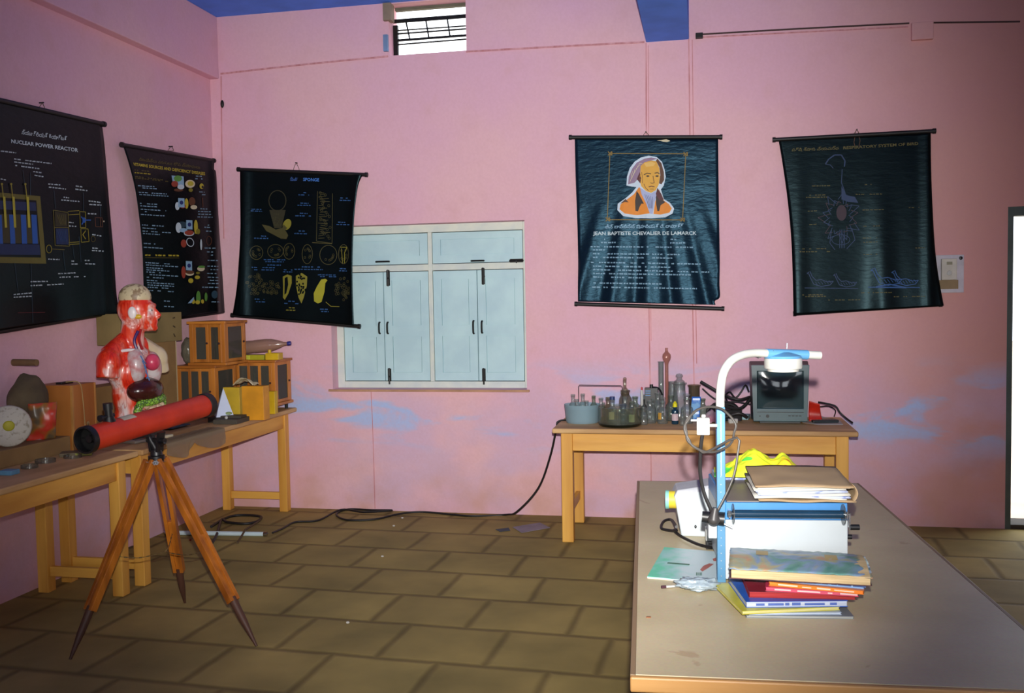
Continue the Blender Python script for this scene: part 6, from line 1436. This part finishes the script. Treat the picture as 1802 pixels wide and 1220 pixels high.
# cable coil hung on the post
Yc = 2.70
def cp(x, y, Y=Yc): return W(x, y, Y=Y)
M_gc = mat('grey_cable', (70,66,62), .45)
coil = thing('cable_coil', 'grey mains cable coiled over the projector post, its plug hanging low', 'cable', tuple(cp(1250, 717))); O = coil.location.copy()
ring = []
for k in range(30):
    a = radians(100)+2*pi*1.45*k/29
    ring.append(cp(1250+46*cos(a)*(1-.04*(k % 3)), 756-40*sin(a), Yc+.035*sin(a*1+1)))
ring2 = ring + [cp(1297,770,Yc+.01), cp(1298,800,Yc), cp(1292,835,Yc-.01), cp(1278,870,Yc-.015), cp(1262,900,Yc-.02), cp(1257,910,Yc-.02)]
b = NB(); tube(b, ring2, .0035, 8, sm=3); obj('cable_loop', b, M_gc, coil, O, smooth=True)
b = NB(); tube(b, [cp(1236,766,Yc), cp(1233,790,Yc), cp(1232,830,Yc), cp(1238,865,Yc), cp(1250,895,Yc-.01), cp(1256,908,Yc-.02)], .0052, 8); obj('cable_tail', b, M_cable, coil, O, smooth=True)
b = NB(); cone(b, cp(1259,894,Yc-.02), cp(1256,914,Yc-.02), .008, .015, n=16); ellipsoid(b, cp(1256,915,Yc-.02), (.017,.013,.015), n=18, m=12); obj('plug', b, mat('grey_plug', (62,60,60), .45), coil, O, smooth=True)
b = NB(); p_ = cp(1238,735); box(b, p_.x-.019, p_.x+.017, Yc-.016, Yc+.014, cp(1238,765).z, p_.z); box(b, p_.x-.006, p_.x+.006, Yc-.008, Yc+.008, p_.z, p_.z+.009); obj('white_adapter', b, M_white, coil, O, bevel=.003)
b = NB(); z = cp(1250,749).z
cone(b, (p_.x+.017,Yc,z), (pcx+p.x-ph,Yc,z), .0045, n=8); obj('adapter_pin', b, M_white, coil, O, smooth=True); b = NB(); cone(b, (p_.x-.035,Yc,cp(1226,740).z), (p_.x-.019,Yc,cp(1226,740).z), .003, n=8)
obj('adapter_pin', b, M_white, coil, O, smooth=True)

# ---- green booklet, crumpled film, pen
t = thing('green_booklet', 'mint green workbook lying beside the projector post', 'book', tuple(dk(1200,1000)), 0)
o_ = dk(1200,1000); quad = [dk(1139,1018), dk(1262,1030), dk(1274,975), dk(1169,966)]
M_mint = bpy.data.materials.new('mint_cover'); M_mint.use_nodes = True
_N = M_mint.node_tree.nodes; _L = M_mint.node_tree.links; _t = _N.new('ShaderNodeTexCoord'); _sx = _N.new('ShaderNodeSeparateXYZ'); _L.new(_t.outputs['Object'], _sx.inputs[0])
_n = _N.new('ShaderNodeTexNoise'); _n.inputs['Scale'].default_value = 22; _L.new(_t.outputs['Object'], _n.inputs['Vector'])
_a = _N.new('ShaderNodeMath'); _a.operation = 'MULTIPLY_ADD'; _a.inputs[1].default_value = 5.; _L.new(_sx.outputs['X'], _a.inputs[0]); _L.new(_n.outputs['Fac'], _a.inputs[2])
_c = _N.new('ShaderNodeValToRGB'); e = _c.color_ramp.elements; e[0].position = .05; e[0].color = srgb((104,206,170)); e[1].position = .62; e[1].color = srgb((190,210,214)); x_ = e.new(.3); x_.color = srgb((150,206,200)); _L.new(_a.outputs[0], _c.inputs[0])
_L.new(_c.outputs[0], _N['Principled BSDF'].inputs['Base Color']); _N['Principled BSDF'].inputs['Roughness'].default_value = .4
b = NB(); prism(b, [q for q in quad], (0,0,.0045)); obj('pages', b, M_paper, t, o_)
b = NB(); prism(b, [q+Vector((0,0,.0045)) for q in quad], (0,0,.0012)); obj('cover', b, M_mint, t, o_)
def onb(x, y): return dk(x, y, DZ+.0065)
b = NB()
for P_ in ([(1232,1003),(1238,996),(1248,992),(1256,993),(1246,1000),(1236,1006)], [(1254,984),(1262,981),(1266,988),(1256,988)]): prism(b, [onb(*q) for q in P_], (0,0,.0004))
obj('red_motif', b, mat('brick_red', (176,96,84), .5), t, o_)
b = NB()
for k in range(5): prism(b, [onb(1225+k*2.2,1008), onb(1226.3+k*2.2,1008), onb(1226.3+k*2.2,1013), onb(1225+k*2.2,1013)], (0,0,.0004))
prism(b, [onb(1175,990), onb(1214,993), onb(1213,995), onb(1174,992)], (0,0,.0004)); obj('printed_marks', b, mat('cover_print', (70,120,100), .6), t, o_)
pc = dk(1228, 1040)
b = NB(); ellipsoid(b, (0,0,.014), (.058,.034,.016), n=44, m=24, disp=lambda d: .35*mnoise.noise(d*3.2)+.22*mnoise.noise(d*9)); zz = min(v.co.z for v in b.verts)
bmesh.ops.translate(b, verts=b.verts, vec=(pc.x, pc.y, DZ+.001-zz)); tag(obj('crumpled_film', b, glass('silvery_film', (190,206,214), gloss=.25, rough=.15, body=(180,196,206), fac=.55), origin=(pc.x, pc.y, DZ), smooth='all'), 'crumpled clear plastic wrapper in front of the green booklet', 'wrapper')
a_, c_ = dk(1172,1033,DZ+.006), dk(1205,1031,DZ+.006); t = thing('pen', 'thin white pen with dark end poking from the crumpled wrapper', 'pen', (a_.x, a_.y, DZ))
b = NB(); cone(b, a_, c_, .0035, n=10); obj('barrel', b, M_white, t, (a_.x,a_.y,DZ), smooth=True); b = NB(); dv = (a_-c_).normalized(); cone(b, a_, a_+dv*.014, .0042, n=10); obj('cap', b, flat('pen_dark', (70,40,50), .4), t, (a_.x,a_.y,DZ), smooth=True)

# ---- book stack
z = DZ
books = [ # label, name, front px left, front px right, thickness, depth, cover, edge, rot tweak, side mark
 ('thin grey book at the very bottom of the desk\'s book stack', (1313,1088), (1503,1090), .007, .20, (130,136,140), (170,172,168), None),
 ('thin pale blue booklet lying second from the bottom of the stack', (1318,1083), (1481,1082), .006, .19, (170,186,206), (190,200,214), None),
 ('yellow covered book with cream edge, third from the bottom', (1306,1082), (1478,1074), .009, .235, (196,188,60), (206,198,136), None),
 ('blue and white exercise book above the yellow one in the stack', (1313,1070), (1492,1068), .016, .22, (40,96,190), (186,194,210), (80,104,176)),
 ('dark red book in the middle of the book stack', (1318,1052), (1506,1056), .016, .20, (140,40,56), (168,42,40), None),
 ('pink edged book above the dark red one', (1347,1040), (1511,1051), .010, .18, (196,60,90), (206,84,110), (230,190,190)),
 ('bright orange book above the pink edged one', (1353,1031), (1520,1047), .010, .17, (236,130,30), (240,136,40), (240,210,180)),
 ('light blue book with dark spine lettering under the thick old book', (1338,1021), (1521,1037), .012, .18, (130,170,220), (150,186,226), (60,90,150)),
 ('thick worn book with marbled teal cover on top of the stack', (1283,1018), (1536,1032), .030, .215, (96,140,140), (206,180,136), None)]
for i, (lb_, a, c2, th, dep, cov_, edg, mark) in enumerate(books):
    A, B_ = W(*a, Z=z), W(*c2, Z=z); w_ = (B_-A).length; an = atan2(B_.y-A.y, B_.x-A.x)
    last = i == len(books)-1
    t = thing('book', lb_, 'book', tuple((A+B_)/2), an, 'stacked books on the desk')
    me_ = mat('book_edge_%d' % i, edg, .7, rgb2=tuple(max(0, v-26) for v in edg), scale=40, stretch=(.2,1,6))
    if last:
        mc = bpy.data.materials.new('marbled_cover'); mc.use_nodes = True; _N = mc.node_tree.nodes; _L = mc.node_tree.links
        _t = _N.new('ShaderNodeTexCoord'); _n = _N.new('ShaderNodeTexNoise'); _n.inputs['Scale'].default_value = 9; _n.inputs['Detail'].default_value = 6; _n.inputs['Distortion'].default_value = 1; _L.new(_t.outputs['Object'], _n.inputs['Vector'])
        _c = _N.new('ShaderNodeValToRGB'); e = _c.color_ramp.elements; e[0].position = .3; e[0].color = srgb((44,110,100)); e[1].position = .72; e[1].color = srgb((190,120,90))
        for p_, q_ in ((.44,(100,140,130)),(.52,(120,140,170)),(.60,(150,150,120))): x_ = e.new(p_); x_.color = srgb(q_)
        _L.new(_n.outputs['Fac'], _c.inputs[0]); _L.new(_c.outputs[0], _N['Principled BSDF'].inputs['Base Color']); _N['Principled BSDF'].inputs['Roughness'].default_value = .35
        jag = lambda u, v: .003*mnoise.noise(Vector((u*20, v*20, 0)))
        def top(u, v): return Vector((-w_/2+w_*u+.004*mnoise.noise(Vector((v*14, 1, 0))), dep*v+.004*mnoise.noise(Vector((u*18, 5, 0))), th*.80+.014*sin(v*pi)+jag(u, v)-.006*max(0,u-.85)*6))
        b = NB(); grid(b, lambda u, v: Vector((-w_/2+.006+(w_-.012)*u, dep*v+.003*mnoise.noise(Vector((u*16, 3, 0))), .002)), 26, 14, lambda u, v: Vector((0,0,th*.80+.014*sin(v*pi)-.003))); obj('page_block', b, me_, t)
        b = NB(); grid(b, top, 30, 18, lambda u, v: Vector((0,0,.0018))); obj('cover', b, mc, t, smooth='all')
        b = NB()
        for cu_, cv_ in ((.24,.55),(.74,.50)):
            cx_ = -w_/2+w_*cu_
            grid(b, lambda u, v: Vector((cx_-.016+.032*u, dep*(cv_-.10+.24*v), top(cu_, cv_).z+.0032+.014*(sin((cv_-.10+.24*v)*pi)-sin(cv_*pi)))), 3, 6)
        obj('gold_patch', b, mat('old_gold', (176,150,90), .5), t)
        b = NB(); box(b, -w_/2+.0, w_/2-.002, -.002, dep*.9, 0, .002); obj('back_cover', b, mat('torn_board', (90,60,60), .7), t)
    else:
        sbox('page_block', me_, t, (-w_/2+.002, w_/2-.002, .0015, dep-.002, .0012, th-.0012), bevel=0)
        mc = mat('book_cover_%d' % i, cov_, .35, var=.12, scale=12)
        b = NB(); box(b, -w_/2, w_/2, 0, dep, 0, .0012); box(b, -w_/2, w_/2, 0, dep, th-.0012, th); obj('cover', b, mc, t)
        if mark:
            b = NB(); rr = random.Random(i); x = -w_/2+w_*(.10 if i != 7 else .45)
            while x < w_/2-.02:
                l_ = rr.uniform(.01,.06); box(b, x, x+l_, .0002, .0016, th*.3, th*(.55+.2*rr.random())); x += l_+rr.uniform(.003,.02)
            obj('spine_print', b, mat('spine_ink_%d' % i, mark, .6), t)
    z += th+.0003
# small dark scrap on the desk, stain flake
q = dk(1141,1087); b = NB(); prism(b, [(-.006,-.004,0),(.007,-.003,0),(.006,.005,0),(-.005,.004,0)], (0,0,.002)); o = obj('rust_flake', b, mat('rust', (140,90,60), .9)); o.location = q; tag(o, 'tiny rusty flake on the bare part of the desk top', 'flake')

# =================================================================== LIGHT
w = bpy.data.worlds.new('world'); S.world = w; w.use_nodes = True
bg = w.node_tree.nodes['Background']; bg.inputs[0].default_value = (.90,.95,1,1); bg.inputs[1].default_value = 3.
def area(name, loc, rot, sx, sy, power, col):
    l = bpy.data.lights.new(name, 'AREA'); l.shape = 'RECTANGLE'; l.size = sx; l.size_y = sy; l.energy = power; l.color = col
    o = bpy.data.objects.new(name, l); COL.objects.link(o); o.location = loc; o.rotation_euler = rot; return o
for i, h in enumerate(FW):
    area('window_daylight', ((h[0]+h[1])/2, YF-.22, (h[2]+h[3])/2), (radians(90),0,0), h[1]-h[0], h[3]-h[2], 10, (.82,.90,1))
area('window_daylight', (XR+.22, .9, 1.65), (radians(90),0,radians(90)), 1.4, 1.3, 8, (.82,.90,1))
fl = bpy.data.lights.new('camera_flash', 'SPOT'); fl.energy = 1230; fl.color = (1,.97,.92); fl.spot_size = radians(67); fl.spot_blend = 1.0; fl.shadow_soft_size = .018
fo = bpy.data.objects.new('camera_flash', fl); COL.objects.link(fo); fo.location = (.02,.0,1.755)
tgt = W(890, 505, Y=6.7); fo.rotation_euler = (tgt-fo.location).to_track_quat('-Z','Y').to_euler()
S.view_settings.view_transform = 'Standard'; S.view_settings.look = 'None'; S.view_settings.exposure = 0.; S.view_settings.gamma = 1; S.view_settings.use_curve_mapping = False
S.cycles.use_denoising = True; S.cycles.max_bounces = 8; S.cycles.transparent_max_bounces = 32; S.cycles.diffuse_bounces = 4; S.cycles.sample_clamp_indirect = 6
S.cycles.caustics_reflective = False; S.cycles.caustics_refractive = False
